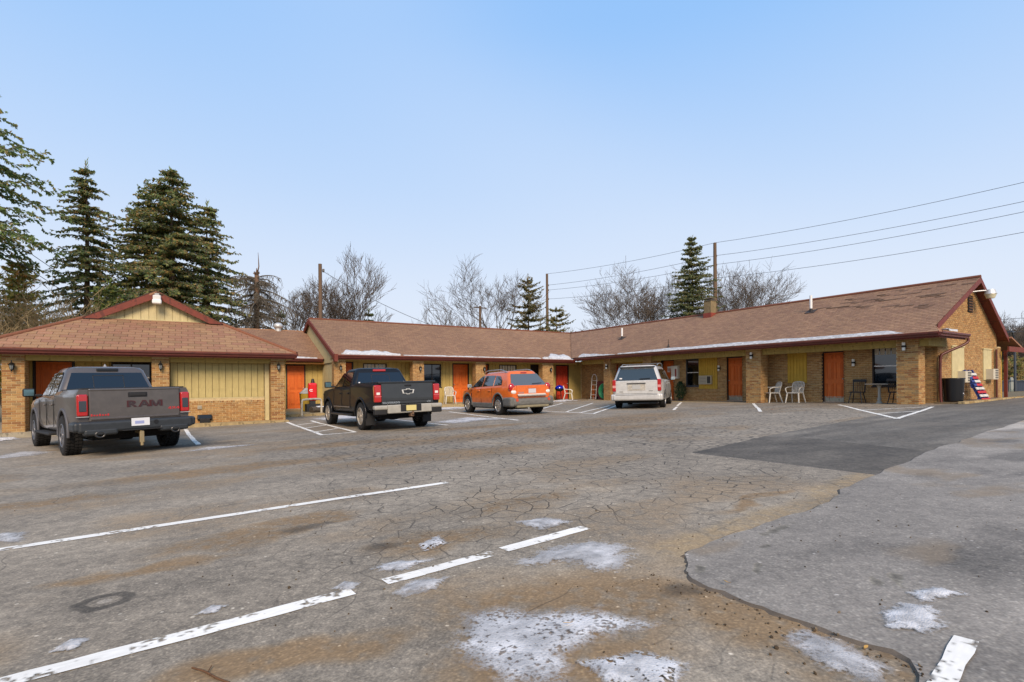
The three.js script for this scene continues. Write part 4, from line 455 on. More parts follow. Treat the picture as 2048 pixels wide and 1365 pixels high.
function rings(levels, seg = 5, crease = 0.7) {    // levels: {y, w, z0, z1, r} rounded rectangles, bottom to top
  const ring = levels.map(({ y, w, z0, z1, r }) => { const o = []; for (const [cx, cz, a0] of [[w - r, z1 - r, 0], [-(w - r), z1 - r, 1], [-(w - r), z0 + r, 2], [w - r, z0 + r, 3]]) for (let i = 0; i <= seg; i++) { const a = (a0 + i / seg) * Math.PI / 2; o.push(V(cx + Math.cos(a) * r, y, cz + Math.sin(a) * r)); } return o; }), n = ring[0].length, pos = [], q = (...a) => a.forEach((v) => pos.push(v.x, v.y, v.z));
  for (let i = 0; i < ring.length - 1; i++) for (let j = 0; j < n; j++) { const k = (j + 1) % n; q(ring[i][j], ring[i + 1][k], ring[i][k], ring[i][j], ring[i + 1][j], ring[i + 1][k]); }
  for (const [r, f] of [[ring[0], 1], [ring.at(-1), 0]]) { const c = r.reduce((s, v) => s.add(v), V(0, 0, 0)).divideScalar(n); for (let j = 0; j < n; j++) { const k = (j + 1) % n; f ? q(c, r[j], r[k]) : q(c, r[k], r[j]); } }
  const g = new THREE.BufferGeometry(); g.setAttribute('position', new THREE.Float32BufferAttribute(pos, 3)); g.computeVertexNormals(); return metreUV(toCreasedNormals(g, crease));
}
const csg = new Evaluator(); csg.attributes = ['position', 'normal', 'uv'];
function cutWells(geo, axles, R, ry, halfW, depth = 0.34) {
  let b = new Brush(mergeVertices(geo, 1e-4)); b.updateMatrixWorld();
  for (const z of axles) for (const s of [-1, 1]) { const c = new THREE.CylinderGeometry(R, R, depth * 2, 28); c.rotateZ(Math.PI / 2); c.translate(s * (halfW + 0.02), ry, z); const d = new Brush(c); d.updateMatrixWorld(); b = csg.evaluate(b, d, SUBTRACTION); }
  const g = b.geometry; g.clearGroups(); return metreUV(toCreasedNormals(g.index ? g.toNonIndexed() : g, 0.6));
}
const paintM = (c, o = {}) => new THREE.MeshPhysicalMaterial({ color: c, roughness: 0.42, metalness: 0.25, clearcoat: 0.8, clearcoatRoughness: 0.12, map: dusty, ...o });
const dusty = tex(256, 256, (i, j) => { const a = fbm(i / 22, j / 22, 4), f = 0.93 + 0.14 * (a - 0.5) + 0.04 * (hash(i, j) - 0.5); return [f, f * 0.99, f * 0.975]; });
const rubberM = WP('#1b1a19', 0.9, grain), trimM = WP('#1c1c1d', 0.7, grain), carGlass = M('#0a0d0f', 0.05, { clearcoat: 1 }), silver = M('#b4b3b0', 0.35, { metalness: 0.8 }), chrome = M('#d8d8d6', 0.18, { metalness: 1 }), redLamp = M('#a3100f', 0.18, { clearcoat: 1 }), clearLamp = M('#d9d6cf', 0.15, { clearcoat: 1 }), plateM = M('#cfd2d6', 0.5), underM = M('#0b0a0a', 0.95);
function wheel(parent, x, y, z, R, wd, rimR, spokes, rimMat, chunky) {
  const g = new THREE.Group(); g.name = 'wheel'; g.position.set(x, y, z); parent.add(g); roots.set(g, V(0, 0, 0)); const s = Math.sign(x);
  const prof = [[rimR, -wd / 2 + 0.01], [rimR + 0.02, -wd / 2], [R * 0.88, -wd / 2 - 0.004], [R - 0.025, -wd / 2 + 0.015], [R - (chunky ? 0.018 : 0.004), -wd / 2 + 0.04], [R - (chunky ? 0.018 : 0), 0], [R - (chunky ? 0.018 : 0.004), wd / 2 - 0.04], [R - 0.025, wd / 2 - 0.015], [R * 0.88, wd / 2 + 0.004], [rimR + 0.02, wd / 2], [rimR, wd / 2 - 0.01]].map((q) => new THREE.Vector2(...q)), lt = new THREE.LatheGeometry(prof, 40); lt.rotateZ(Math.PI / 2);
  const geos = [lt], n = chunky ? 34 : 44; for (let i = 0; i < n; i++) for (const [o, w, tw] of chunky ? [[-0.36, 0.2, 0.25], [-0.12, 0.2, -0.3], [0.12, 0.2, 0.3], [0.36, 0.2, -0.25]] : [[-0.3, 0.28, 0.2], [0.3, 0.28, -0.2]]) { const b = new THREE.BoxGeometry(w * wd, chunky ? 0.026 : 0.008, Math.PI * 2 * R / n * 0.62); b.rotateY(tw); b.translate(o * wd, R - (chunky ? 0.013 : 0.002), 0); b.rotateX((i + (o > 0 ? 0.5 : 0)) / n * Math.PI * 2); geos.push(b); }
  part(g, 'tyre', geos, rubberM); const r = [], f = s * (wd / 2 - 0.03), rb = new THREE.CylinderGeometry(rimR, rimR, wd - 0.03, 32, 1, true); rb.rotateZ(Math.PI / 2); r.push(rb); const lip = new THREE.TorusGeometry(rimR - 0.008, 0.014, 8, 36); lip.rotateY(Math.PI / 2); lip.translate(f + s * 0.02, 0, 0); r.push(lip); const hub = new THREE.CylinderGeometry(0.075, 0.085, 0.05, 16); hub.rotateZ(Math.PI / 2); hub.translate(f, 0, 0); r.push(hub);
  for (let i = 0; i < spokes; i++) { const sh = new THREE.Shape([[-0.045, 0.05], [0.045, 0.05], [0.065, rimR - 0.01], [-0.065, rimR - 0.01]].map((q) => new THREE.Vector2(...q))), e = new THREE.ExtrudeGeometry(sh, { depth: 0.025, bevelEnabled: true, bevelSize: 0.006, bevelThickness: 0.006, bevelSegments: 1 }); e.rotateY(Math.PI / 2); e.translate(f - 0.012, 0, 0); e.rotateX(i / spokes * Math.PI * 2); r.push(e); }
  part(g, 'rim', r, rimMat); const dk = new THREE.CylinderGeometry(rimR * 0.96, rimR * 0.96, 0.02, 24); dk.rotateZ(Math.PI / 2); dk.translate(f - s * 0.06, 0, 0); part(g, 'brake_disc', dk, M('#2b2a29', 0.7, { metalness: 0.3 }));
}
const arch = (x, y, z, R, t, w, from = -0.08, to = Math.PI + 0.08) => { const g = new THREE.TorusGeometry(R, t, 6, 28, to - from); g.rotateZ(from); g.scale(1, 1, w / t); g.rotateY(Math.PI / 2); g.translate(x, y, z); return g; };
function panel(pts, th) { return flat(pts, th); }
function placed(name, label, x, v, fx, fv, sc, group) { const g = thing(name, label, name.includes('pickup') ? 'pickup truck' : name.includes('minivan') ? 'minivan' : 'car', P(x, G(x, v), v), { local: true, turn: Math.atan2(-fx, fv), group: 'vehicles parked in front of the motel' }); const e = 1.2, sl = (G(x + fx * e, v + fv * e) - G(x - fx * e, v - fv * e)) / (2 * e), rl = (G(x + fv * e, v - fx * e) - G(x - fv * e, v + fx * e)) / (2 * e); g.rotation.order = 'YXZ'; g.rotation.x = Math.atan(sl); g.rotation.z = Math.atan(rl); g.scale.setScalar(sc); return g; }
function sideGlass(parent, name, pts, x0, y0, x1, y1, mat = carGlass) { for (const s of [-1, 1]) { const q = pts.map(([z, y]) => { const t = (y - y0) / (y1 - y0); return V(s * (x0 + (x1 - x0) * t + 0.006), y, z); }); if (s > 0) q.reverse(); part(parent, name, flat(q, 0.012), mat); } }
function pickup(o) {
  const T = placed(o.name, o.label, o.x, o.v, o.fx, o.fv, o.sc), L = o.L / 2, W = o.W / 2, body = paintM(o.color, o.paint), yb = 0.5, br = o.rail, fa = -L + 0.98, ra = fa + o.wb, R = o.R;
  const pr = (w, b, sh, t, dome = 0) => [[0, b], [w * 0.86, b], [w * 0.955, b + 0.07], [w * 0.985, b + 0.2], [w, b + 0.36], [w * 0.985, sh - 0.12], [w * 0.992, sh - 0.04], [w * 0.95, t], [w * 0.6, t + dome], [0, t + dome * 1.3]];
  let bg = loft([{ z: -L, p: pr(W * 0.84, 0.52, 1.0, 1.06) }, { z: -L + 0.06, p: pr(W * 0.9, 0.46, 1.06, 1.12, 0.02) }, { z: -L + 0.35, p: pr(W * 0.985, 0.44, 1.1, 1.17, 0.05) }, { z: fa, p: pr(W, yb, 1.16, 1.22, 0.06) }, { z: -1.35, p: pr(W * 0.99, yb - 0.04, 1.2, 1.26, 0.05) }, { z: -1.15, p: pr(W * 0.985, yb - 0.06, 1.22, 1.27) }, { z: 0.72, p: pr(W * 0.985, yb - 0.06, 1.24, 1.29) }, { z: 0.8, p: pr(W * 0.99, yb - 0.04, br - 0.06, br - 0.02) }, { z: ra, p: pr(W * 1.0, yb, br - 0.05, br) }, { z: L - 0.12, p: pr(W * 0.985, yb + 0.06, br - 0.05, br) }, { z: L - 0.06, p: pr(W * 0.965, yb + 0.06, br - 0.05, br) }]);
  bg = cutWells(bg, [fa, ra], R + 0.1, R + 0.02, W); part(T, 'body', bg, body);
  part(T, 'chassis', [lb(W * 1.5, 0.22, o.L - 0.8, 0, 0.5, 0), lb(W * 1.3, 0.1, o.L - 1.2, 0, 0.37, 0.1), lb(0.36, 0.26, 0.3, 0, R - 0.02, ra, 0.1), lb(W * 1.6, 0.08, 0.1, 0, R, ra, 0.03)], underM);
  const cb = { y0: 1.24, y1: o.H - 0.1, w0: W * 0.93, w1: W * 0.735, a0: -1.42, a1: -0.52, b0: 0.84, b1: 0.56 }, cab = part(T, 'cab', rings([{ y: 1.2, w: cb.w0 + 0.01, z0: cb.a0, z1: cb.b0 + 0.01, r: 0.12 }, { y: cb.y0, w: cb.w0, z0: cb.a0, z1: cb.b0, r: 0.12 }, { y: cb.y1, w: cb.w1, z0: cb.a1, z1: cb.b1, r: 0.12 }, { y: o.H - 0.035, w: cb.w1 - 0.06, z0: cb.a1 + 0.1, z1: cb.b1 - 0.05, r: 0.12 }, { y: o.H, w: cb.w1 - 0.24, z0: cb.a1 + 0.4, z1: cb.b1 - 0.25, r: 0.1 }]), body);
  const h = (y) => (y - cb.y0) / (cb.y1 - cb.y0), yl = 1.3, yh = o.H - 0.14;
  sideGlass(cab, 'side_window', [[-0.28, yl], [-1.18, yl], [-0.62, yh], [-0.28, yh]], cb.w0, cb.y0, cb.w1, cb.y1); sideGlass(cab, 'side_window', [[0.5, yl], [-0.2, yl], [-0.2, yh], [0.4, yh], [0.48, yh - 0.12]], cb.w0, cb.y0, cb.w1, cb.y1);
  const rz = (y) => cb.b0 + (cb.b1 - cb.b0) * h(y) + 0.006, rw = (y) => (cb.w0 + (cb.w1 - cb.w0) * h(y)) - 0.1; const ry0 = 1.3, ry1 = o.H - 0.16; part(cab, 'rear_window', flat([V(-rw(ry0), ry0, rz(ry0)), V(rw(ry0), ry0, rz(ry0)), V(rw(ry1), ry1, rz(ry1)), V(-rw(ry1), ry1, rz(ry1))], 0.012), carGlass);
  part(cab, 'sliding_pane', [[-0.3, -0.285, ry0, ry1 - 0.06], [0.285, 0.3, ry0, ry1 - 0.06], [-0.3, 0.3, ry1 - 0.075, ry1 - 0.06]].map(([a, b, c, d]) => flat([V(a, c, rz(c) + 0.004), V(b, c, rz(c) + 0.004), V(b, d, rz(d) + 0.004), V(a, d, rz(d) + 0.004)], 0.004)), blackM);
  const wz = (y) => cb.a0 + (cb.a1 - cb.a0) * h(y) - 0.006; part(cab, 'windshield', flat([V(rw(yl), yl, wz(yl)), V(-rw(yl), yl, wz(yl)), V(-rw(yh), yh, wz(yh)), V(rw(yh), yh, wz(yh))], 0.012), carGlass);
  part(cab, 'third_brake_light', lb(0.42, 0.07, 0.05, 0, o.H - 0.09, rz(o.H - 0.1), 0.015), o.brake);
  for (const s of [-1, 1]) { for (const [a, b] of [[-1.2, -1.185], [-0.245, -0.23], [0.66, 0.675]]) part(T, 'door_gap', lb(0.012, 0.62, 0.012, s * W * 0.99, 0.9, (a + b) / 2), blackM); for (const z of [-0.4, 0.48]) part(T, 'door_handle', lb(0.05, 0.045, 0.19, s * (W * 0.985 + 0.012), 1.08, z, 0.015), o.handle ?? body);
    part(T, 'running_board', lb(0.2, 0.06, 1.9, s * (W - 0.02), 0.42, -0.32, 0.02), o.board ?? trimM); const m = part(T, 'mirror', lb(0.22, 0.2, 0.11, s * (W + 0.2), 1.38, -1.02, 0.04), trimM); part(m, 'mirror_arm', lb(0.18, 0.06, 0.07, s * (W + 0.04), 1.31, -1.02, 0.02), trimM); part(m, 'mirror_glass', lb(0.18, 0.15, 0.006, s * (W + 0.2), 1.38, -0.962), M('#5d7a80', 0.08, { metalness: 0.6 }));
    for (const z of [fa, ra]) { wheel(T, s * (W - 0.13), R, z, R, o.tw, o.rimR, o.spokes, o.rim, o.chunky); part(T, 'wheel_arch', arch(s * (W - 0.01), R + 0.02, z, R + 0.11, 0.035, 0.03), o.flare ?? body); } }
  part(T, 'bed_cover', lb(W * 1.76, 0.03, L - 0.95, 0, br + 0.012, (0.85 + L) / 2 - 0.02, 0.01), M('#101011', 0.7));
  return { T, body, L, W, br, fa, ra };
}
{ // grey pickup at the left
  const { T, body, L, W, br } = pickup({ name: 'grey_pickup', label: 'dusty grey crew cab pickup with black bumper parked at the left', x: -1.61, v: 14.85, fx: -0.3, fv: 0.954, sc: 0.91, L: 5.9, W: 2.06, H: 1.96, wb: 3.67, R: 0.425, tw: 0.29, rimR: 0.25, spokes: 6, rim: M('#77777a', 0.4, { metalness: 0.7 }), chunky: true, rail: 1.38, color: '#57524f', brake: M('#17181a', 0.3), flare: WP('#5a5a5e', 0.6, grain) });
  const z = L - 0.06, tg = part(T, 'tailgate', lb(W * 1.56, 0.66, 0.07, 0, 1.05, z + 0.015, 0.03), body); part(tg, 'spoiler_lip', lb(W * 1.56, 0.05, 0.09, 0, br - 0.015, z + 0.015, 0.02), body); part(tg, 'crease', lb(W * 1.5, 0.05, 0.03, 0, 0.78, z + 0.05, 0.014), body); part(tg, 'tailgate_handle', lb(0.3, 0.07, 0.03, 0.02, 1.25, z + 0.055, 0.015), trimM); part(tg, 'handle_bezel', lb(0.34, 0.1, 0.012, 0.02, 1.25, z + 0.052, 0.005), blackM);
  ['R', 'A', 'M'].forEach((c, i) => { const g = text(c, 0.135, 0.012, 1.75); g.translate((i - 1) * 0.215 + 0.13, 1.06, z + 0.048); part(tg, 'badge_letter', g, M('#4a2224', 0.4, { metalness: 0.3 })); const e = text(c, 0.105, 0.006, 1.6); e.translate((i - 1) * 0.215 + 0.13, 1.06, z + 0.058); part(tg, 'badge_letter_inset', e, M('#34272a', 0.4)); });
  { const g = text('4X4', 0.055, 0.008, 1.7); g.translate(W * 0.66, 0.94, z + 0.048); part(tg, 'badge', g, M('#b02a2c', 0.4)); const bits = [0, 1, 2, 3, 4, 5, 6].map((i) => lb(0.03, i % 3 ? 0.03 : 0.045, 0.008, -W * 0.74 + i * 0.045, 0.85 + (i % 3 ? 0 : 0.006), z + 0.055, 0.003)); part(tg, 'badge_script', bits, M('#b02a2c', 0.4)); }
  for (const s of [-1, 1]) { const t = part(T, 'tail_light', lb(0.18, 0.44, 0.16, s * W * 0.875, 1.06, z - 0.01, 0.035), redLamp); part(t, 'lamp_core', lb(0.12, 0.22, 0.02, s * W * 0.875, 1.04, z + 0.065, 0.012), M('#22262a', 0.15, { clearcoat: 1 })); part(t, 'lamp_trim', lb(0.19, 0.012, 0.15, s * W * 0.875, 0.83, z - 0.005), M('#a7a7a7', 0.4)); part(T, 'exhaust_tip', (() => { const g = new THREE.TorusGeometry(0.055, 0.016, 8, 20); g.scale(1.35, 1, 1); g.translate(s * 0.66, 0.47, z + 0.2); return g; })(), M('#4b4a49', 0.3, { metalness: 0.8 })); }
  const bp = part(T, 'rear_bumper', [lb(W * 1.96, 0.23, 0.2, 0, 0.62, z + 0.1, 0.06), lb(0.56, 0.14, 0.22, -W * 0.62, 0.52, z + 0.1, 0.05), lb(0.56, 0.14, 0.22, W * 0.62, 0.52, z + 0.1, 0.05), lb(0.3, 0.2, 0.5, -W * 0.9, 0.63, z - 0.08, 0.06), lb(0.3, 0.2, 0.5, W * 0.9, 0.63, z - 0.08, 0.06)], WP('#2d3236', 0.5, grain)); part(bp, 'step_pad', lb(0.7, 0.02, 0.14, 0.05, 0.52, z + 0.16, 0.005), trimM);
  const pl = part(T, 'licence_plate', lb(0.32, 0.16, 0.008, 0.02, 0.68, z + 0.207), plateM); part(pl, 'plate_print', lb(0.16, 0.06, 0.004, 0.0, 0.67, z + 0.212), M('#8e97c0', 0.6)); part(bp, 'tow_socket', cyl(0.045, 0.02, 0, 0, 0).rotateX(Math.PI / 2).translate(0.3, 0.66, z + 0.2), blackM);
  part(T, 'hitch', [lb(0.08, 0.24, 0.07, 0.04, 0.36, z + 0.17, 0.01), lb(0.06, 0.06, 0.4, 0.04, 0.46, z, 0.01), cyl(0.03, 0.08, 0.04, 0.22, z + 0.18)], M('#b9a47c', 0.35, { metalness: 0.8 })); part(T, 'roof_fin', (() => { const g = new THREE.ConeGeometry(0.07, 0.1, 12); g.scale(0.7, 1, 1.6); g.translate(0.05, 1.99, 0.1); return g; })(), M('#8e8c8a', 0.4));
}
{ // black pickup in the middle
  const { T, body, L, W, br, ra } = pickup({ name: 'black_pickup', label: 'black crew cab pickup with silver bumper parked left of the orange car', x: 4.84, v: 15.65, fx: -0.03, fv: 0.9995, sc: 0.92, L: 5.84, W: 2.03, H: 1.88, wb: 3.64, R: 0.405, tw: 0.27, rimR: 0.255, spokes: 5, rim: M('#b8b1a4', 0.4, { metalness: 0.6 }), chunky: false, rail: 1.36, color: '#0d1118', brake: redLamp, board: M('#202226', 0.4) , paint: { metalness: 0, roughness: 0.5, clearcoat: 0.25, specularIntensity: 0.4 } });
  const z = L - 0.06, tg = part(T, 'tailgate', lb(W * 1.54, 0.62, 0.07, 0, 1.06, z + 0.015, 0.03), M('#2b3034', 0.45, { clearcoat: 0.6, map: dusty })); part(tg, 'top_lip', lb(W * 1.7, 0.07, 0.12, 0, br + 0.0, z, 0.025), M('#1d2023', 0.4)); part(tg, 'crease', lb(W * 1.5, 0.012, 0.02, 0, 0.85, z + 0.048, 0.004), blackM); part(tg, 'tailgate_handle', lb(0.2, 0.05, 0.03, 0, 1.27, z + 0.05, 0.012), blackM);
  const bow = (k) => new THREE.Shape([[-0.19, 0.055], [-0.16, -0.055], [-0.05, -0.055], [-0.05, -0.08], [0.05, -0.08], [0.05, -0.055], [0.16, -0.055], [0.19, 0.055], [0.06, 0.055], [0.06, 0.08], [-0.06, 0.08], [-0.06, 0.055]].map(([a, b]) => new THREE.Vector2(a * k, b * k))); const e1 = new THREE.ExtrudeGeometry(bow(1), { depth: 0.01, bevelEnabled: false }); e1.translate(0, 1.1, z + 0.05); part(tg, 'emblem', e1, M('#d9d7cf', 0.35, { metalness: 0.5 })); const e2 = new THREE.ExtrudeGeometry(bow(0.76), { depth: 0.006, bevelEnabled: false }); e2.translate(0, 1.1, z + 0.06); part(tg, 'emblem_inset', e2, M('#23262a', 0.4));
  { const g = text('SILVERADO', 0.055, 0.008, 1.25); g.translate(-W * 0.5, 0.8, z + 0.05); part(tg, 'badge', g, chrome); const l = text('LTZ', 0.045, 0.008, 1.2); l.translate(W * 0.62, 0.8, z + 0.05); part(tg, 'badge', l, chrome); }
  for (const s of [-1, 1]) { const t = part(T, 'tail_light', lb(0.2, 0.48, 0.16, s * W * 0.87, 1.06, z - 0.01, 0.03), redLamp); part(t, 'reverse_lamp', lb(0.1, 0.07, 0.02, s * W * 0.865, 1.06, z + 0.066, 0.01), clearLamp); part(t, 'lamp_divider', lb(0.19, 0.014, 0.012, s * W * 0.87, 0.98, z + 0.072), M('#c66', 0.4)); part(T, 'mud_flap', lb(0.28, 0.34, 0.02, s * (W - 0.14), 0.33, ra + 0.5), trimM); part(T, 'side_moulding', lb(0.015, 0.03, 1.75, s * (W * 0.99 + 0.006), 0.66, -0.25, 0.004), M('#8d8d8b', 0.35, { metalness: 0.6 })); }
  const bm = WP('#a5a49c', 0.38, dusty), bp = part(T, 'rear_bumper', [lb(W * 1.3, 0.24, 0.16, 0, 0.62, z + 0.12, 0.03), lb(0.42, 0.13, 0.2, -W * 0.8, 0.67, z + 0.06, 0.05), lb(0.42, 0.13, 0.2, W * 0.8, 0.67, z + 0.06, 0.05)], bm); for (const s of [-1, 1]) part(bp, 'corner_step', lb(0.36, 0.14, 0.16, s * W * 0.82, 0.54, z + 0.05, 0.03), trimM); part(bp, 'plate_recess', lb(0.62, 0.2, 0.012, 0.02, 0.64, z + 0.2, 0.005), trimM); part(T, 'licence_plate', lb(0.3, 0.15, 0.01, 0.02, 0.64, z + 0.212), M('#c6b978', 0.5)); part(T, 'hitch', [lb(0.1, 0.1, 0.2, 0.05, 0.44, z + 0.12, 0.02), cyl(0.03, 0.08, 0.05, 0.5, z + 0.25)], WP('#7a5f48', 0.6));
  for (const [x, y] of [[-0.72, 1.38], [0.74, 1.38]]) { const zz = 0.84 + (0.56 - 0.84) * ((y - 1.24) / 0.54) + 0.012; part(T, 'window_sticker', [lb(0.05, 0.09, 0.003, x, y, zz + 0.004), lb(0.1, 0.04, 0.003, x + 0.03, y - 0.02, zz + 0.01), lb(0.04, 0.05, 0.003, x + 0.08, y - 0.05, zz + 0.02)], M('#e6e6e6', 0.6)); }
}
function wagon(o) {
  const T = placed(o.name, o.label, o.x, o.v, o.fx, o.fv, o.sc), L = o.L / 2, W = o.W / 2, body = paintM(o.color, o.paint), R = o.R, fa = o.fa, ra = o.ra;
  const pr = (w, b, t, dome = 0) => [[0, b], [w * 0.84, b], [w * 0.95, b + 0.08], [w * 0.985, b + 0.24], [w, b + 0.4], [w * 0.99, t - 0.14], [w * 0.955, t - 0.03], [w * 0.9, t], [w * 0.5, t + dome], [0, t + dome * 1.2]];
  const bt = o.belt, bg = cutWells(loft([{ z: -L, p: pr(W * 0.66, 0.34, bt - 0.3) }, { z: -L + 0.12, p: pr(W * 0.84, 0.26, bt - 0.2, 0.02) }, { z: -L + 0.4, p: pr(W * 0.96, 0.25, bt - 0.1, 0.04) }, { z: fa, p: pr(W, 0.28, bt - 0.04, 0.05) }, { z: o.a0, p: pr(W, 0.25, bt, 0.03) }, { z: 0.3, p: pr(W, 0.25, bt + 0.03) }, { z: ra, p: pr(W, 0.28, bt + 0.05) }, { z: L - 0.25, p: pr(W * 0.975, 0.32, bt + 0.05) }, { z: L - 0.06, p: pr(W * 0.9, 0.36, bt + 0.03) }, { z: L - 0.02, p: pr(W * 0.86, 0.4, bt) }]), [fa, ra], R + 0.07, R + 0.02, W); part(T, 'body', bg, body); part(T, 'chassis', [lb(W * 1.5, 0.16, o.L - 0.7, 0, 0.3, 0), lb(W * 1.5, 0.06, 0.08, 0, R, ra, 0.02)], underM);
  const y0 = bt - 0.02, y1 = o.H - 0.1, c = o.cab, cab = part(T, 'cabin', rings([{ y: y0, w: c.w0, z0: c.a0, z1: c.b0, r: 0.2 }, { y: y0 + (y1 - y0) * 0.5, w: c.w0 + (c.w1 - c.w0) * 0.49, z0: c.a0 + (c.a1 - c.a0) * 0.5, z1: c.b0 + (c.b1 - c.b0) * 0.5, r: 0.2 }, { y: y1, w: c.w1, z0: c.a1, z1: c.b1, r: 0.21 }, { y: o.H - 0.03, w: c.w1 - 0.08, z0: c.a1 + 0.16, z1: c.b1 - 0.04, r: 0.16 }, { y: o.H, w: c.w1 - 0.3, z0: c.a1 + 0.6, z1: c.b1 - 0.35, r: 0.12 }]), body);
  const t = (y) => (y - y0) / (y1 - y0); for (const w of o.windows) sideGlass(cab, 'side_window', w, c.w0, y0, c.w1, y1); const rz = (y) => c.b0 + (c.b1 - c.b0) * t(y), wz = (y) => c.a0 + (c.a1 - c.a0) * t(y) - 0.006, hw = (y) => c.w0 + (c.w1 - c.w0) * t(y) - 0.13;
  const ya = bt + 0.06, yb = o.H - 0.15; part(cab, 'windshield', flat([V(hw(ya), ya, wz(ya)), V(-hw(ya), ya, wz(ya)), V(-hw(yb), yb, wz(yb)), V(hw(yb), yb, wz(yb))], 0.012), carGlass); const [q0, q1] = o.rearWin, k0 = o.rearK ?? 0; part(cab, 'rear_window', flat([V(-hw(q0) - k0, q0, rz(q0) + 0.012), V(hw(q0) + k0, q0, rz(q0) + 0.012), V(hw(q1) + k0, q1, rz(q1) + 0.012), V(-hw(q1) - k0, q1, rz(q1) + 0.012)], 0.02), o.rearGlass ?? carGlass);
  part(cab, 'wiper', bar(V(0.12, q0 + 0.05, rz(q0) + 0.03), V(0.52, q0 + 0.07, rz(q0) + 0.03), 0.014), blackM); part(cab, 'third_brake_light', lb(0.26, 0.03, 0.03, 0, q1 + 0.05, rz(q1) + 0.0, 0.01), redLamp);
  for (const s of [-1, 1]) { for (const z of o.gaps) part(T, 'door_gap', lb(0.01, bt - 0.42, 0.012, s * W * 0.994, (bt + 0.4) / 2, z), blackM); for (const z of o.handles) part(T, 'door_handle', lb(0.05, 0.035, 0.18, s * (W * 0.985 + 0.01), bt - 0.1, z, 0.012), body); const m = part(T, 'mirror', lb(0.18, 0.14, 0.1, s * (W + 0.12), bt + 0.1, c.a0 + 0.45, 0.04), o.mirror ?? body); part(m, 'mirror_glass', lb(0.15, 0.11, 0.006, s * (W + 0.12), bt + 0.1, c.a0 + 0.503), M('#9fb0b4', 0.08, { metalness: 0.6 })); part(m, 'mirror_arm', lb(0.14, 0.05, 0.05, s * (W + 0.0), bt + 0.05, c.a0 + 0.45, 0.015), blackM);
    for (const z of [fa, ra]) wheel(T, s * (W - 0.12), R, z, R, o.tw, o.rimR, o.spokes, o.rim, false); }
  return { T, body, L, W, rz, hw };
}
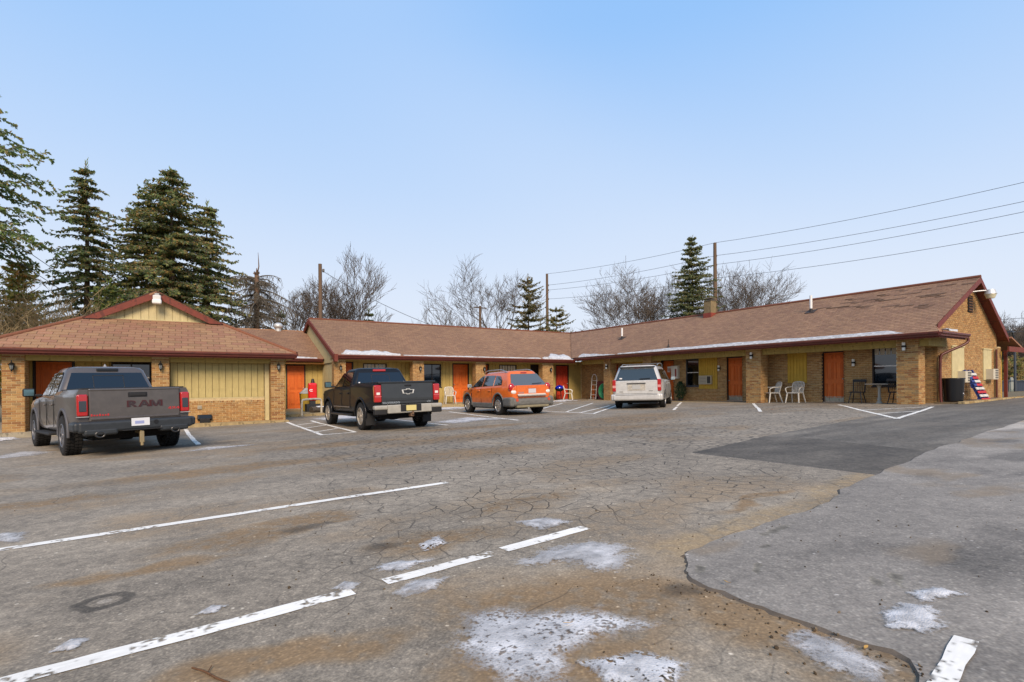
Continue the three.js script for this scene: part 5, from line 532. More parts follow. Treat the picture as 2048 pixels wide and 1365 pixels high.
{ // orange crossover
  const grey = WP('#6f6e69', 0.75, grain), { T, body, L, W, rz } = wagon({ name: 'orange_crossover', label: 'orange crossover with grey lower cladding parked in front of the middle wing', x: 10.55, v: 17.6, fx: 0.04, fv: 0.9992, sc: 0.97, L: 4.57, W: 1.85, H: 1.66, belt: 1.02, R: 0.36, tw: 0.235, rimR: 0.225, spokes: 6, rim: silver, fa: -1.38, ra: 1.33, a0: -1.15, color: '#e56f20', paint: { metalness: 0.15, roughness: 0.4 }, cab: { w0: 0.87, w1: 0.62, a0: -1.3, a1: -0.35, b0: 2.2, b1: 1.72 },
    windows: [[[-0.12, 1.09], [-0.98, 1.07], [-0.5, 1.42], [-0.3, 1.5], [-0.12, 1.51]], [[0.82, 1.11], [-0.05, 1.09], [-0.05, 1.51], [0.74, 1.5]], [[1.5, 1.13], [0.9, 1.11], [0.82, 1.49], [1.2, 1.46], [1.42, 1.3]]], rearWin: [1.1, 1.53], rearK: 0.07, gaps: [-0.98, -0.08, 0.86], handles: [-0.28, 0.66], mirror: M('#b8b3ae', 0.3), rearGlass: M('#4c5357', 0.1, { clearcoat: 1 }) });
  const z = L - 0.02; part(T, 'lower_cladding', [lb(W * 2.0, 0.2, 1.76, 0, 0.36, -0.02, 0.04)], grey); for (const s of [-1, 1]) for (const zz of [-1.38, 1.33]) part(T, 'wheel_arch', arch(s * (W - 0.015), 0.38, zz, 0.445, 0.038, 0.03), grey);
  const bp = part(T, 'rear_bumper', [lb(W * 1.84, 0.3, 0.34, 0, 0.48, z - 0.04, 0.12), lb(0.24, 0.36, 0.62, -W * 0.9, 0.5, z - 0.22, 0.09), lb(0.24, 0.36, 0.62, W * 0.9, 0.5, z - 0.22, 0.09)], grey); part(bp, 'bumper_top', lb(W * 1.3, 0.05, 0.1, 0, 0.72, z + 0.06, 0.02), WP('#a5a09a', 0.5, grain)); part(bp, 'skid_plate', lb(W * 1.5, 0.1, 0.2, 0, 0.33, z + 0.02, 0.04), WP('#8d8468', 0.7, grain)); for (const s of [-1, 1]) part(bp, 'reflector', cyl(0.055, 0.02, 0, 0, 0).rotateX(Math.PI / 2).translate(s * W * 0.74, 0.57, z + 0.125), M('#b5482f', 0.3));
  const lg = part(T, 'liftgate', lb(W * 1.36, 0.36, 0.05, 0, 0.92, z + 0.0, 0.02), body); part(lg, 'lower_strip', lb(W * 1.3, 0.05, 0.04, 0, 0.76, z + 0.03, 0.015), M('#c9beb0', 0.4)); { const g = text('VUE', 0.06, 0.006, 1.5); g.translate(-W * 0.5, 0.83, z + 0.028); part(lg, 'badge', g, silver); } part(T, 'licence_plate', lb(0.32, 0.16, 0.01, 0.02, 0.89, z + 0.032), M('#b9b7bb', 0.5)); part(lg, 'liftgate_handle', lb(0.3, 0.03, 0.03, 0, 1.0, z + 0.03, 0.01), body);
  for (const s of [-1, 1]) { const t = part(T, 'tail_light', (() => { const g = new THREE.SphereGeometry(0.14, 16, 12); g.scale(0.95, 1.15, 0.6); g.translate(s * W * 0.84, 1.02, z - 0.1); return g; })(), redLamp); part(t, 'reverse_lamp', (() => { const g = new THREE.SphereGeometry(0.1, 14, 10); g.scale(1.15, 0.8, 0.5); g.translate(s * W * 0.79, 0.86, z - 0.03); return g; })(), clearLamp); part(T, 'roof_rail', tube([V(s * 0.58, 1.6, -0.35), V(s * 0.6, 1.68, -0.15), V(s * 0.6, 1.71, 0.5), V(s * 0.6, 1.69, 1.2), V(s * 0.58, 1.58, 1.55)], 0.02, 8), silver); part(T, 'fender_vent', lb(0.012, 0.3, 0.05, s * (W * 0.995), 0.68, -0.94, 0.004), trimM); } part(T, 'exhaust_tip', cyl(0.04, 0.14, 0, 0, 0).rotateX(Math.PI / 2).translate(-0.2, 0.27, z + 0.04), steelM);
}
{ // white minivan
  const { T, body, L, W } = wagon({ name: 'white_minivan', label: 'pale champagne white minivan parked nose in to the right wing', x: 16.85, v: 16.08, fx: 0.80, fv: 0.6, sc: 1.0, L: 5.1, W: 1.98, H: 1.72, belt: 1.06, R: 0.335, tw: 0.22, rimR: 0.2, spokes: 7, rim: silver, fa: -1.6, ra: 1.46, a0: -1.45, color: '#cbccca', paint: { metalness: 0.15, roughness: 0.4 }, cab: { w0: 0.94, w1: 0.74, a0: -1.75, a1: -0.75, b0: 2.5, b1: 2.26 },
    windows: [[[-0.35, 1.12], [-1.4, 1.1], [-0.92, 1.5], [-0.35, 1.55]], [[0.75, 1.14], [-0.28, 1.12], [-0.28, 1.55], [0.75, 1.55]], [[2.12, 1.16], [0.82, 1.14], [0.82, 1.55], [1.98, 1.53]]], rearWin: [1.12, 1.56], rearK: 0.02, gaps: [-1.3, -0.31, 0.8], handles: [-0.5, 0.6], rearGlass: M('#2f383c', 0.08, { clearcoat: 1 }) });
  const z = L - 0.02, lg = part(T, 'liftgate', lb(W * 1.62, 0.5, 0.05, 0, 0.85, z + 0.01, 0.02), body); part(lg, 'handle_bar', lb(0.72, 0.04, 0.05, 0, 1.0, z + 0.05, 0.015), M('#4a4741', 0.5)); part(lg, 'plate_recess', lb(0.68, 0.24, 0.02, 0, 0.84, z + 0.034, 0.01), WP('#c4beb0', 0.6, grain)); part(T, 'licence_plate', lb(0.32, 0.17, 0.01, 0, 0.86, z + 0.052), M('#a8a8a4', 0.5)); part(lg, 'badge', [lb(0.14, 0.03, 0.008, -0.58, 0.68, z + 0.04), lb(0.16, 0.03, 0.008, 0.55, 0.7, z + 0.04)], M('#8f8b82', 0.4, { metalness: 0.5 }));
  const bp = part(T, 'rear_bumper', [lb(W * 1.86, 0.26, 0.24, 0, 0.46, z + 0.02, 0.08), lb(0.2, 0.26, 0.7, -W * 0.9, 0.46, z - 0.24, 0.07), lb(0.2, 0.26, 0.7, W * 0.9, 0.46, z - 0.24, 0.07)], body); part(bp, 'bumper_groove', lb(W * 1.6, 0.012, 0.02, 0, 0.56, z + 0.14), M('#8a8579', 0.6)); for (const s of [-1, 1]) { const t = part(T, 'tail_light', lb(0.15, 0.46, 0.22, s * W * 0.865, 0.92, z - 0.07, 0.035), redLamp); part(t, 'reverse_lamp', lb(0.13, 0.1, 0.02, s * W * 0.865, 0.88, z + 0.036, 0.01), M('#c98a86', 0.25)); part(T, 'roof_rail', tube([V(s * 0.7, 1.68, -0.6), V(s * 0.72, 1.76, -0.4), V(s * 0.72, 1.77, 1.2), V(s * 0.7, 1.68, 1.6)], 0.022, 8), M('#6a6a68', 0.5)); } part(T, 'rack_bar', lb(1.42, 0.03, 0.06, 0, 1.78, 1.15, 0.01), M('#55585a', 0.5)); part(T, 'rear_spoiler', lb(W * 1.4, 0.04, 0.16, 0, 1.64, 2.3, 0.015), M('#3a3d3d', 0.4)); part(T, 'window_sticker', lb(0.1, 0.05, 0.003, -0.6, 1.2, 2.5), M('#dcdcdc', 0.6));
}
// ---------------------------------------------------------------- small things
const slabR = (v) => -0.845 - (v - 7.4) * 0.165 / 17.1;          // right wing walkway level
function plasticChair(x, y, v, turn, label) {
  const t = thing('plastic_chair', label, 'chair', P(x, y, v), { local: true, turn, group: 'white plastic armchairs on the walkways' }), m = M('#e6e1d4', 0.5, { map: grain });
  part(t, 'seat', lb(0.46, 0.035, 0.44, 0, 0.42, 0, 0.015), m); for (const [sx, sz] of [[-1, -1], [1, -1], [-1, 1], [1, 1]]) part(t, 'leg', bar(V(sx * 0.27, 0, sz * 0.25 + (sz > 0 ? 0.06 : 0)), V(sx * 0.22, 0.43, sz * 0.18), 0.024, 0.032, 6), m);
  for (const s of [-1, 1]) { part(t, 'armrest', tube([V(s * 0.24, 0.43, -0.2), V(s * 0.28, 0.58, -0.22), V(s * 0.28, 0.64, -0.12), V(s * 0.27, 0.66, 0.12), V(s * 0.23, 0.68, 0.24)], 0.022, 6), m); }
  const bk = part(t, 'backrest', tube([V(-0.21, 0.43, 0.2), V(-0.23, 0.66, 0.25), V(-0.2, 0.84, 0.3), V(0, 0.88, 0.31), V(0.2, 0.84, 0.3), V(0.23, 0.66, 0.25), V(0.21, 0.43, 0.2)], 0.022, 6, 40), m); for (let i = -3; i <= 3; i++) part(bk, 'back_slat', bar(V(i * 0.055, 0.44, 0.2), V(i * 0.058, 0.86 - Math.abs(i) * 0.006, 0.3), 0.017, 0.017, 5), m); return t;
}
plasticChair(11.75, -1.03, 25.0, 2.9, 'white plastic armchair left of the orange car'); plasticChair(19.75, -1.03, 25.1, -2.3, 'white plastic armchair beside the blue grill cover'); plasticChair(21.05, slabR(12.9), 12.85, -Math.PI / 2 + Math.PI - 0.6, 'white plastic armchair turned sideways below the yellow shutter'); plasticChair(21.1, slabR(11.95), 11.9, Math.PI / 2 + 0.05, 'white plastic armchair facing the lot beside the nearest orange door');
function windsor(x, v, turn, label) {
  const t = thing('spindle_chair', label, 'chair', P(x, slabR(v), v), { local: true, turn, group: 'dark spindle back chairs' }), m = M('#1a1c20', 0.55); part(t, 'seat', lb(0.44, 0.04, 0.42, 0, 0.45, 0, 0.02), m); for (const [sx, sz] of [[-1, -1], [1, -1], [-1, 1], [1, 1]]) part(t, 'leg', bar(V(sx * 0.23, 0, sz * 0.21), V(sx * 0.15, 0.45, sz * 0.14), 0.014, 0.02), m); part(t, 'stretcher', [bar(V(-0.2, 0.2, -0.17), V(-0.2, 0.2, 0.17), 0.01), bar(V(0.2, 0.2, -0.17), V(0.2, 0.2, 0.17), 0.01), bar(V(-0.2, 0.2, 0), V(0.2, 0.2, 0), 0.01)], m);
  const b = part(t, 'top_rail', lb(0.46, 0.1, 0.03, 0, 0.88, 0.25, 0.015), m); for (let i = -3; i <= 3; i++) part(b, 'spindle', bar(V(i * 0.055, 0.46, 0.18), V(i * 0.06, 0.86, 0.245), 0.008), m); for (const s of [-1, 1]) part(b, 'back_post', bar(V(s * 0.19, 0.46, 0.18), V(s * 0.21, 0.9, 0.25), 0.015), m);
}
windsor(21.15, 9.6, Math.PI / 2 + 0.1, 'dark spindle back chair left of the pedestal table'); windsor(21.12, 8.3, -Math.PI / 2, 'dark chair right of the table, partly behind the pier');
{ const t = thing('pedestal_table', 'narrow table on a grey turned pedestal under the window', 'table', P(21.1, slabR(8.85), 8.85), { local: true }); part(t, 'table_top', lb(0.5, 0.035, 0.75, 0, 0.74, 0, 0.01), WP('#9a948a', 0.6)); part(t, 'pedestal', (() => new THREE.LatheGeometry([[0.0, 0.03], [0.14, 0.03], [0.09, 0.08], [0.05, 0.14], [0.075, 0.2], [0.045, 0.28], [0.045, 0.58], [0.07, 0.66], [0.09, 0.722], [0, 0.722]].map((q) => new THREE.Vector2(...q)), 20))(), WP('#a9a69c', 0.7)); part(t, 'base', [cyl(0.24, 0.03, 0, 0.015, 0, 20), cyl(0.2, 0.02, 0, 0.035, 0, 20)], WP('#a9a69c', 0.7)); }
{ const x = 20.75, v = 23.98, t = thing('hand_truck', 'white metal hand truck standing in the corner bay', 'hand truck', P(x, slabR(v), v), { local: true, turn: -Math.PI / 2 + 0.35 }), m = M('#cdc8c0', 0.45, { metalness: 0.3 }); part(t, 'frame', tube([V(-0.17, 0.05, 0), V(-0.17, 0.8, -0.1), V(-0.15, 1.35, -0.17), V(-0.06, 1.52, -0.14), V(0.06, 1.52, -0.14), V(0.15, 1.35, -0.17), V(0.17, 0.8, -0.1), V(0.17, 0.05, 0)], 0.018, 8, 60), m); for (const y of [0.3, 0.6, 0.9, 1.15]) part(t, 'crossbar', bar(V(-0.17, y, -0.04 - y * 0.08), V(0.17, y, -0.04 - y * 0.08), 0.014), m); part(t, 'toe_plate', lb(0.36, 0.015, 0.24, 0, 0.02, 0.14), m); for (const s of [-1, 1]) part(t, 'wheel', cyl(0.1, 0.06, 0, 0, 0, 18).rotateZ(Math.PI / 2).translate(s * 0.2, 0.1, -0.1), rubberM); part(t, 'axle', bar(V(-0.2, 0.1, -0.1), V(0.2, 0.1, -0.1), 0.012), m); }
{ const t = thing('wall_board', 'dull red board leaning in the corner bay behind the hand truck', 'board', P(21.1, -1.02, 23.9), {}); part(t, 'sheet', flat([P(20.95, -1.0, 23.35), P(21.2, 0.12, 23.35), P(21.2, 0.12, 24.15), P(20.95, -1.0, 24.15)], 0.04), WP('#7d3a34', 0.7)); part(t, 'edge_strip', bx(20.92, 21.0, -1.0, -0.1, 24.16, 24.26), WP('#b4642f', 0.7)); }
{ const t = thing('hose_reel', 'coil of green garden hose against the pier in the corner bay', 'garden hose', P(20.85, -1.0, 23.05), {}); const hg = []; for (let i = 0; i < 5; i++) { const g = new THREE.TorusGeometry(0.38 - i * 0.05, 0.03, 8, 36); g.scale(1, 1.15, 1); g.rotateY(-Math.PI / 2 + 0.25); const q = P(20.8, -0.48, 23.05); g.translate(q.x + i * 0.012, q.y, q.z); hg.push(g); } part(t, 'hose_coil', hg, M('#1e7a4c', 0.5)); part(t, 'hanger', bx(20.82, 20.9, -0.4, -0.2, 23.0, 23.1), blackM); }
{ const x = 19.25, v = 25.35, t = thing('kettle_grill', 'black kettle grill with a bright blue lid by the pier', 'grill', P(x, -1.03, v), { local: true }); part(t, 'lid', (() => { const g = new THREE.SphereGeometry(0.27, 20, 10, 0, Math.PI * 2, 0, Math.PI / 2); g.scale(1.1, 0.75, 1); g.translate(0, 0.72, 0); return g; })(), M('#0c1c9e', 0.25, { clearcoat: 1 })); part(t, 'bowl', (() => { const g = new THREE.SphereGeometry(0.27, 20, 10, 0, Math.PI * 2, Math.PI / 2, Math.PI / 2); g.scale(1.05, 0.7, 1); g.translate(0, 0.72, 0); return g; })(), blackM); for (let i = 0; i < 3; i++) { const a = i * 2.1; part(t, 'leg', bar(V(Math.sin(a) * 0.26, 0, Math.cos(a) * 0.26), V(Math.sin(a) * 0.14, 0.6, Math.cos(a) * 0.14), 0.014), blackM); } part(t, 'handle', lb(0.14, 0.03, 0.03, 0, 0.94, 0, 0.01), blackM); }
{ const t = thing('extinguisher_cabinet', 'white cabinet on the wall right of the minivan', 'cabinet', P(21.6, 0.2, 18.4)); part(t, 'box', bx(21.44, 21.6, 0.2, 0.86, 18.2, 18.62), M('#cfc9ba', 0.5)); part(t, 'door', bx(21.43, 21.44, 0.23, 0.83, 18.22, 18.45), M('#d9d4c8', 0.4)); part(t, 'extinguisher', bx(21.425, 21.432, 0.3, 0.7, 18.26, 18.36), M('#8a3a30', 0.4)); }
{ const t = thing('notice_sheet', 'white paper notice on the orange door behind the minivan', 'notice', P(21.69, 0.55, 18.95)); part(t, 'sheet', bx(21.705, 21.712, 0.55, 0.85, 18.85, 19.1), M('#d7d5cd', 0.8)); part(t, 'print', bx(21.7, 21.705, 0.6, 0.75, 18.89, 19.06), M('#a9a69f', 0.8)); }
// litter corner by the link door
{ const t = thing('litter_bin', 'yellow bin with a grey domed lid beside the link door', 'bin', P(4.75, -1.2, 25.8)); part(t, 'bin_body', (() => { const g = new THREE.CylinderGeometry(0.4, 0.34, 0.8, 4, 1); g.rotateY(Math.PI / 4); g.scale(1.1, 1, 0.9); const q = P(4.78, -0.78, 25.8); g.translate(q.x, q.y, q.z); return g; })(), WP('#b59a34', 0.6)); part(t, 'lid', (() => { const g = new THREE.CylinderGeometry(0.12, 0.42, 0.26, 4, 1); g.rotateY(Math.PI / 4); g.scale(1.1, 1, 0.9); const q = P(4.78, -0.25, 25.8); g.translate(q.x, q.y, q.z); return g; })(), WP('#a9aaa8', 0.6)); }
{ const t = thing('red_canister', 'bright red upright box with a white mark in front of the yellow bin', 'red box', P(4.82, -1.2, 24.9)); part(t, 'box', (() => { const g = new RoundedBoxGeometry(0.38, 0.82, 0.3, 3, 0.08); const q = P(4.84, -0.3, 24.95); g.translate(q.x, q.y, q.z); return g; })(), M('#cf0f14', 0.3, { clearcoat: 0.6 })); part(t, 'white_mark', [bx(4.68, 4.82, -0.28, -0.25, 24.793, 24.8), bx(4.68, 4.71, -0.28, -0.19, 24.793, 24.8), bx(4.68, 4.82, -0.21, -0.18, 24.793, 24.8)], M('#e8dede', 0.5)); part(t, 'stand', bx(4.72, 4.96, -1.2, -0.7, 24.86, 25.04), M('#2a2a2c', 0.6)); part(t, 'knob', (() => { const q = P(4.86, 0.2, 24.95); return cyl(0.09, 0.2, q.x, q.y, q.z, 12, 0.05); })(), blackM); }
{ const t = thing('guard_rail', 'white pipe hoop guarding the corner left of the black pickup', 'pipe rail', P(4.5, -1.25, 23.5)); part(t, 'hoop', tube([P(4.03, -1.3, 22.95), P(4.03, -0.75, 22.95), P(4.06, -0.62, 22.97), P(4.15, -0.6, 23.02), P(4.85, -0.6, 23.55), P(4.93, -0.63, 23.6), P(4.95, -0.75, 23.62), P(4.95, -1.3, 23.62)], 0.045, 10, 80), M('#d3cdbd', 0.5, { map: weather })); part(t, 'collar', [cyl(0.08, 0.05, 4.03, -1.27 + H, -22.95), cyl(0.08, 0.05, 4.95, -1.27 + H, -23.62)], concM); }
{ const t = thing('log_planter', 'low weathered planter log with snow behind the white hoop', 'planter', P(5.3, -1.22, 24.2)); part(t, 'log', (() => { const g = bar(P(4.6, -1.08, 24.0), P(5.7, -1.08, 24.5), 0.14, 0.12, 10); return g; })(), WP('#6a5f52', 0.95)); part(t, 'snow_cap', bar(P(4.85, -0.98, 24.1), P(5.3, -0.98, 24.3), 0.07, 0.05, 8), M('#e4e6e8', 0.7)); part(t, 'tub', bx(4.55, 5.2, -1.25, -0.85, 24.7, 25.2), M('#22252a', 0.6)); }
{ const t = thing('ground_flood_light', 'black flood light on the kerb below the cream panels', 'flood light', P(0.5, -1.25, 20.6), { local: true }); part(t, 'housing', (() => { const g = lb(0.44, 0.18, 0.12, 0, 0.2, 0, 0.03); g.rotateX(-0.5); return g; })(), blackM); part(t, 'bracket', lb(0.3, 0.14, 0.04, 0, 0.07, 0, 0.01), blackM); part(t, 'lens', (() => { const g = lb(0.38, 0.13, 0.01, 0, 0.2, 0.065); g.rotateX(-0.5); return g; })(), M('#1f2223', 0.1)); }
{ const t = thing('wall_outlet', 'small grey outlet cover on the wainscot', 'outlet', P(0.35, -0.75, 20.725)); part(t, 'cover', bx(0.29, 0.41, -0.78, -0.66, 20.7, 20.727), M('#a39a86', 0.6)); part(t, 'flap', bx(0.31, 0.39, -0.76, -0.69, 20.692, 20.7), M('#8f8775', 0.6)); }
// gable end: bin, painted pallet, edging blocks
{ const t = thing('trash_can', 'battered black barrel standing by the downspout at the gable', 'trash can', P(21.95, -0.74, 6.98), { local: true }); part(t, 'barrel', new THREE.LatheGeometry([[0, 0.02], [0.24, 0.02], [0.25, 0.05], [0.29, 0.76], [0.305, 0.8], [0.28, 0.8], [0.23, 0.1], [0, 0.08]].map((q) => new THREE.Vector2(...q)), 28), M('#14161b', 0.35, { map: weather })); part(t, 'rim', (() => { const g = new THREE.TorusGeometry(0.3, 0.014, 8, 30); g.rotateX(Math.PI / 2); g.translate(0, 0.8, 0); return g; })(), M('#14161b', 0.35)); part(t, 'scuff', [[0.1, 0.4], [-0.05, 0.3], [0.16, 0.25]].map(([a, y]) => { const g = lb(0.05, 0.04, 0.004, 0, y, 0.262 + y * 0.052); g.rotateY(a * 3); return g; }), M('#b9bcc2', 0.6)); }
{ const t = thing('painted_pallet', 'pallet painted in red, white and blue stripes leaning on the gable', 'pallet', P(23.75, -0.7, 6.75)); const red = WP('#c0242c', 0.7), white = WP('#d9d8d4', 0.7), blue = WP('#27408c', 0.7); const A = (u, s, n = 0) => P(23.62 + u, -0.72 + s * 0.98, 6.78 + s * 0.42 - n); for (let i = 0; i < 8; i++) { const s0 = i / 8 * 1.04, s1 = s0 + 0.085; part(t, 'slat', flat([A(0.26, s0, 0.09), A(0.78, s0, 0.09), A(0.78, s1, 0.09), A(0.26, s1, 0.09)], 0.02), i % 2 ? white : red); part(t, 'slat_end', flat([A(0, s0, 0.088), A(0.255, s0, 0.088), A(0.255, s1, 0.088), A(0, s1, 0.088)], 0.02), i >= 4 ? blue : i % 2 ? white : red); } for (const u of [0.02, 0.36, 0.7]) part(t, 'stringer', flat([A(u, 0, 0.065), A(u + 0.05, 0, 0.065), A(u + 0.05, 1.12, 0.065), A(u, 1.12, 0.065)], 0.08), blue); for (let i = 0; i < 3; i++) part(t, 'back_slat', flat([A(0, i * 0.45, -0.02), A(0.78, i * 0.45, -0.02), A(0.78, i * 0.45 + 0.1, -0.02), A(0, i * 0.45 + 0.1, -0.02)], 0.02), blue); }
{ const t = thing('planting_strip', 'narrow bed edged with tan blocks along the gable end', 'planting bed', P(24.5, -0.8, 6.95)); part(t, 'soil', bx(21.3, 28.2, -1.0, -0.74, 6.62, 7.3), WP('#7b6a4e', 1)); let x = 21.15, i = 0; while (x < 28.2) { const w = rr(0.36, 0.5), h = rr(-0.012, 0.012); part(t, 'edging_block', (() => { const g = new RoundedBoxGeometry(w - 0.02, 0.2, 0.2, 2, 0.02); const q = P(x + w / 2, -0.79 + h + 0.008 * (x - 21), 6.52 + rr(-0.015, 0.015)); g.translate(q.x, q.y, q.z); return metreUV(g); })(), [concTan, WP('#a48a5c', 0.95), WP('#bba678', 0.95)][i++ % 3]); x += w; } }
{ const t = thing('small_evergreen', 'dark oval evergreen wreath standing on the walkway right of the minivan', 'evergreen', P(21.3, slabR(17.9), 17.9), { local: true }); const g = [], dg = new THREE.Color('#1d3a20'); for (let i = 0; i < 900; i++) { const y = rnd(), r = 0.3 * Math.pow(Math.sin(Math.PI * Math.min(0.97, y * 0.88 + 0.1)), 0.7), a = rnd() * 6.28, rad = r * Math.sqrt(rnd()), p = V(Math.sin(a) * rad, 0.12 + y * 0.85, Math.cos(a) * rad), q = p.clone().add(V(rr(-0.08, 0.08), rr(-0.02, 0.09), rr(-0.08, 0.08))); const b = bar(p, q, 0.012, 0.002, 3); g.push(paintRGB(b, dg.clone().multiplyScalar(rr(0.7, 1.4)))); } part(t, 'foliage', g, new THREE.MeshStandardMaterial({ vertexColors: true, roughness: 1 })); part(t, 'stem', cyl(0.03, 0.2, 0, 0.1, 0, 8), WP('#5a4632', 0.9)); part(t, 'pot', cyl(0.11, 0.12, 0, 0.06, 0, 14, 0.13), M('#2a2220', 0.7)); }
// twig and leaves on the asphalt
{ const x = 0.06, v = 2.22, t = thing('fallen_twig', 'thin brown twig lying on the asphalt in front of the near line', 'twig', V(x, lift(x, v), -v), { local: true, turn: 0.3 }); part(t, 'stem', tube([V(-0.02, 0.006, -0.11), V(0.0, 0.008, -0.04), V(0.012, 0.006, 0.03), V(0.03, 0.008, 0.11)], 0.004, 6), WP('#6a4a2e', 0.9)); part(t, 'side_shoot', bar(V(0.0, 0.008, -0.02), V(0.03, 0.01, -0.06), 0.002), WP('#6a4a2e', 0.9)); }
[[2.12, 0.94, 'curled yellow leaf on the bluish ice at the overlay edge'], [2.25, 1.62, 'small tan leaf on the overlay edge in the centre'], [1.36, 1.75, 'pale leaf frozen on the large ice patch'], [16.2, 9.9, 'brown leaf on the asphalt before the chairs']].forEach(([x, v, l], i) => { const t = thing('fallen_leaf', l, 'leaf', V(x, lift(x, v) + 0.022, -v), { local: true, turn: i * 1.3, group: 'fallen leaves' }); const s = i === 3 ? 2.2 : 0.5, sh = new THREE.Shape(); sh.moveTo(-0.03 * s, 0); sh.quadraticCurveTo(0, 0.022 * s, 0.035 * s, 0); sh.quadraticCurveTo(0, -0.02 * s, -0.03 * s, 0); const g = new THREE.ExtrudeGeometry(sh, { depth: 0.0015, bevelEnabled: false }); g.rotateX(-Math.PI / 2 + 0.3); part(t, 'blade', g, M(i === 3 ? '#8a4a20' : '#b08a45', 0.8)); part(t, 'stalk', bar(V(-0.028 * s, 0.002, 0), V(-0.05 * s, 0.002, 0.006), 0.0012), M('#8a6a30', 0.8)); });
{ // scattered stones and clods, too many to count
  const geo = new THREE.IcosahedronGeometry(1, 0), n = 700, im = new THREE.InstancedMesh(geo, M('#8d8272', 0.95), n), m4 = new THREE.Matrix4(), q = new THREE.Quaternion(), col = new THREE.Color(); for (let i = 0; i < n; i++) { const near = i < 520; let x = near ? rr(0, 5.5) : rr(-3, 19), v = near ? rr(0.6, 4.5) : rr(4, 14); if (i < 170) { v = rr(0.75, 2.02); x = 2.16 - Math.abs(rr(-0.5, 0.5)) * rnd(); } else if (i < 230) { x = rr(0.9, 1.6); v = rr(1.3, 1.75); } const s = (near ? rr(0.0015, 0.006) : rr(0.003, 0.007)) * (rnd() < 0.06 ? 1.8 : 1); q.setFromEuler(new THREE.Euler(rnd() * 6, rnd() * 6, rnd() * 6)); m4.compose(V(x, lift(x, v) + s * 0.5, -v), q, V(s * rr(0.8, 1.5), s * rr(0.5, 0.9), s)); im.setMatrixAt(i, m4); col.set(['#6a6052', '#8a7d68', '#a89c88', '#7a6e5c', '#c4bcae'][Math.floor(rnd() * 5)]); im.setColorAt(i, col); }
  im.name = 'gravel'; im.userData = { kind: 'stuff', label: 'loose stones and clods on the asphalt', category: 'gravel' }; im.castShadow = true; scene.add(im);
}
// ---------------------------------------------------------------- poles, wires, lamp post, fence
function pole(name, label, x, v, top, r0, r1, arms) { const t = thing(name, label, 'utility pole', P(x, -1.3, v), { group: 'wooden utility poles behind the motel' }); part(t, 'shaft', bar(P(x, -1.4, v), P(x, top, v), r0, r1, 10), WP('#6e5a48', 0.95, woodg)); for (const y of arms) part(t, 'insulator', (() => { const q = P(x + 0.2, y, v); return cyl(0.07, 0.2, q.x, q.y, q.z, 8); })(), M('#5f5c58', 0.5)); return t; }
pole('utility_pole', 'far wooden pole left of the corner, by the cedars', 37.66, 51.94, 13.5, 0.24, 0.15, [12.1, 11.5, 10.4]); pole('utility_pole', 'tall wooden pole beside the spruce behind the right wing', 43.14, 32, 13.4, 0.24, 0.15, [12.15, 11.3, 10.0]); pole('utility_pole', 'bare wooden pole in front of the leafless tree', 7.2, 34.4, 7.7, 0.14, 0.11, [7.3]); { const t = pole('utility_pole', 'short distant pole with a crossarm near the leafless tree', 28.73, 52.8, 9.0, 0.2, 0.14, []); part(t, 'crossarm', bar(P(27.9, 8.8, 52.8), P(29.6, 8.8, 52.8), 0.07), WP('#6e5a48', 0.95)); }
function wire(label, pts, r = 0.014, sag = 0.3) { const q = []; for (let k = 0; k < pts.length - 1; k++) for (let i = 0; i < 12; i++) { const s = i / 12; q.push(pts[k].clone().lerp(pts[k + 1], s).add(V(0, -sag * 4 * s * (1 - s), 0))); } q.push(pts.at(-1)); const m = new THREE.Mesh(new THREE.TubeGeometry(new THREE.CatmullRomCurve3(q), q.length * 2, r, 5), M('#3a3d42', 0.6)); m.name = numbered('overhead_wire'); m.userData = { label, category: 'wire', group: 'overhead wires' }; scene.add(m); }
[[13.5, 13.4, 13.62, 'topmost overhead wire above the right wing'], [12.1, 12.15, 12.3, 'second overhead wire from the top'], [11.5, 11.3, 11.6, 'third overhead wire from the top'], [10.4, 10.0, 10.2, 'lowest of the four overhead wires']].forEach(([a, b, c, l]) => wire(l, [P(37.66, a, 51.94), P(43.14, b, 32), P(49.13, c, 10.1), P(54.6, c, -10)], 0.017));
wire('service wire dropping from the wooden pole to the roof', [P(7.2, 7.35, 34.4), P(15.0, 3.2, 30.4)], 0.016, 0.35); wire('upper of two slanting wires at the far left', [P(-12.5, 11.5, 18), P(-3.5, 4.2, 33)], 0.014, 0.3); wire('lower of two slanting wires at the far left', [P(-12.7, 11.0, 18.2), P(-3.9, 3.8, 33)], 0.014, 0.3);
[[2.0, 'upper wire of three right of the gable'], [1.55, 'middle wire of three right of the gable'], [1.25, 'lowest wire of three right of the gable']].forEach(([y, l]) => wire(l, [P(35, y + 0.55, 60), P(39, y + 1.4, 9.8), P(41, y + 1.5, -10)], 0.012, 0.2));
{ const x = 54.05, v = 13.4, t = thing('street_lamp', 'dark lamp post at the far right beyond the fence', 'lamp post', P(x, -1.2, v)); part(t, 'post', bar(P(x, -1.3, v), P(x, 2.9, v), 0.09, 0.07, 10), M('#3a4048', 0.5)); part(t, 'arm', tube([P(x, 2.85, v), P(x - 0.25, 3.3, v), P(x - 0.6, 3.62, v)], 0.05, 8), M('#3a4048', 0.5)); part(t, 'lamp_head', bx(x - 1.1, x - 0.45, 3.6, 3.7, v - 0.15, v + 0.15), M('#3a4048', 0.5)); part(t, 'lens', bx(x - 1.05, x - 0.6, 3.58, 3.6, v - 0.12, v + 0.12), M('#8e9296', 0.3)); }
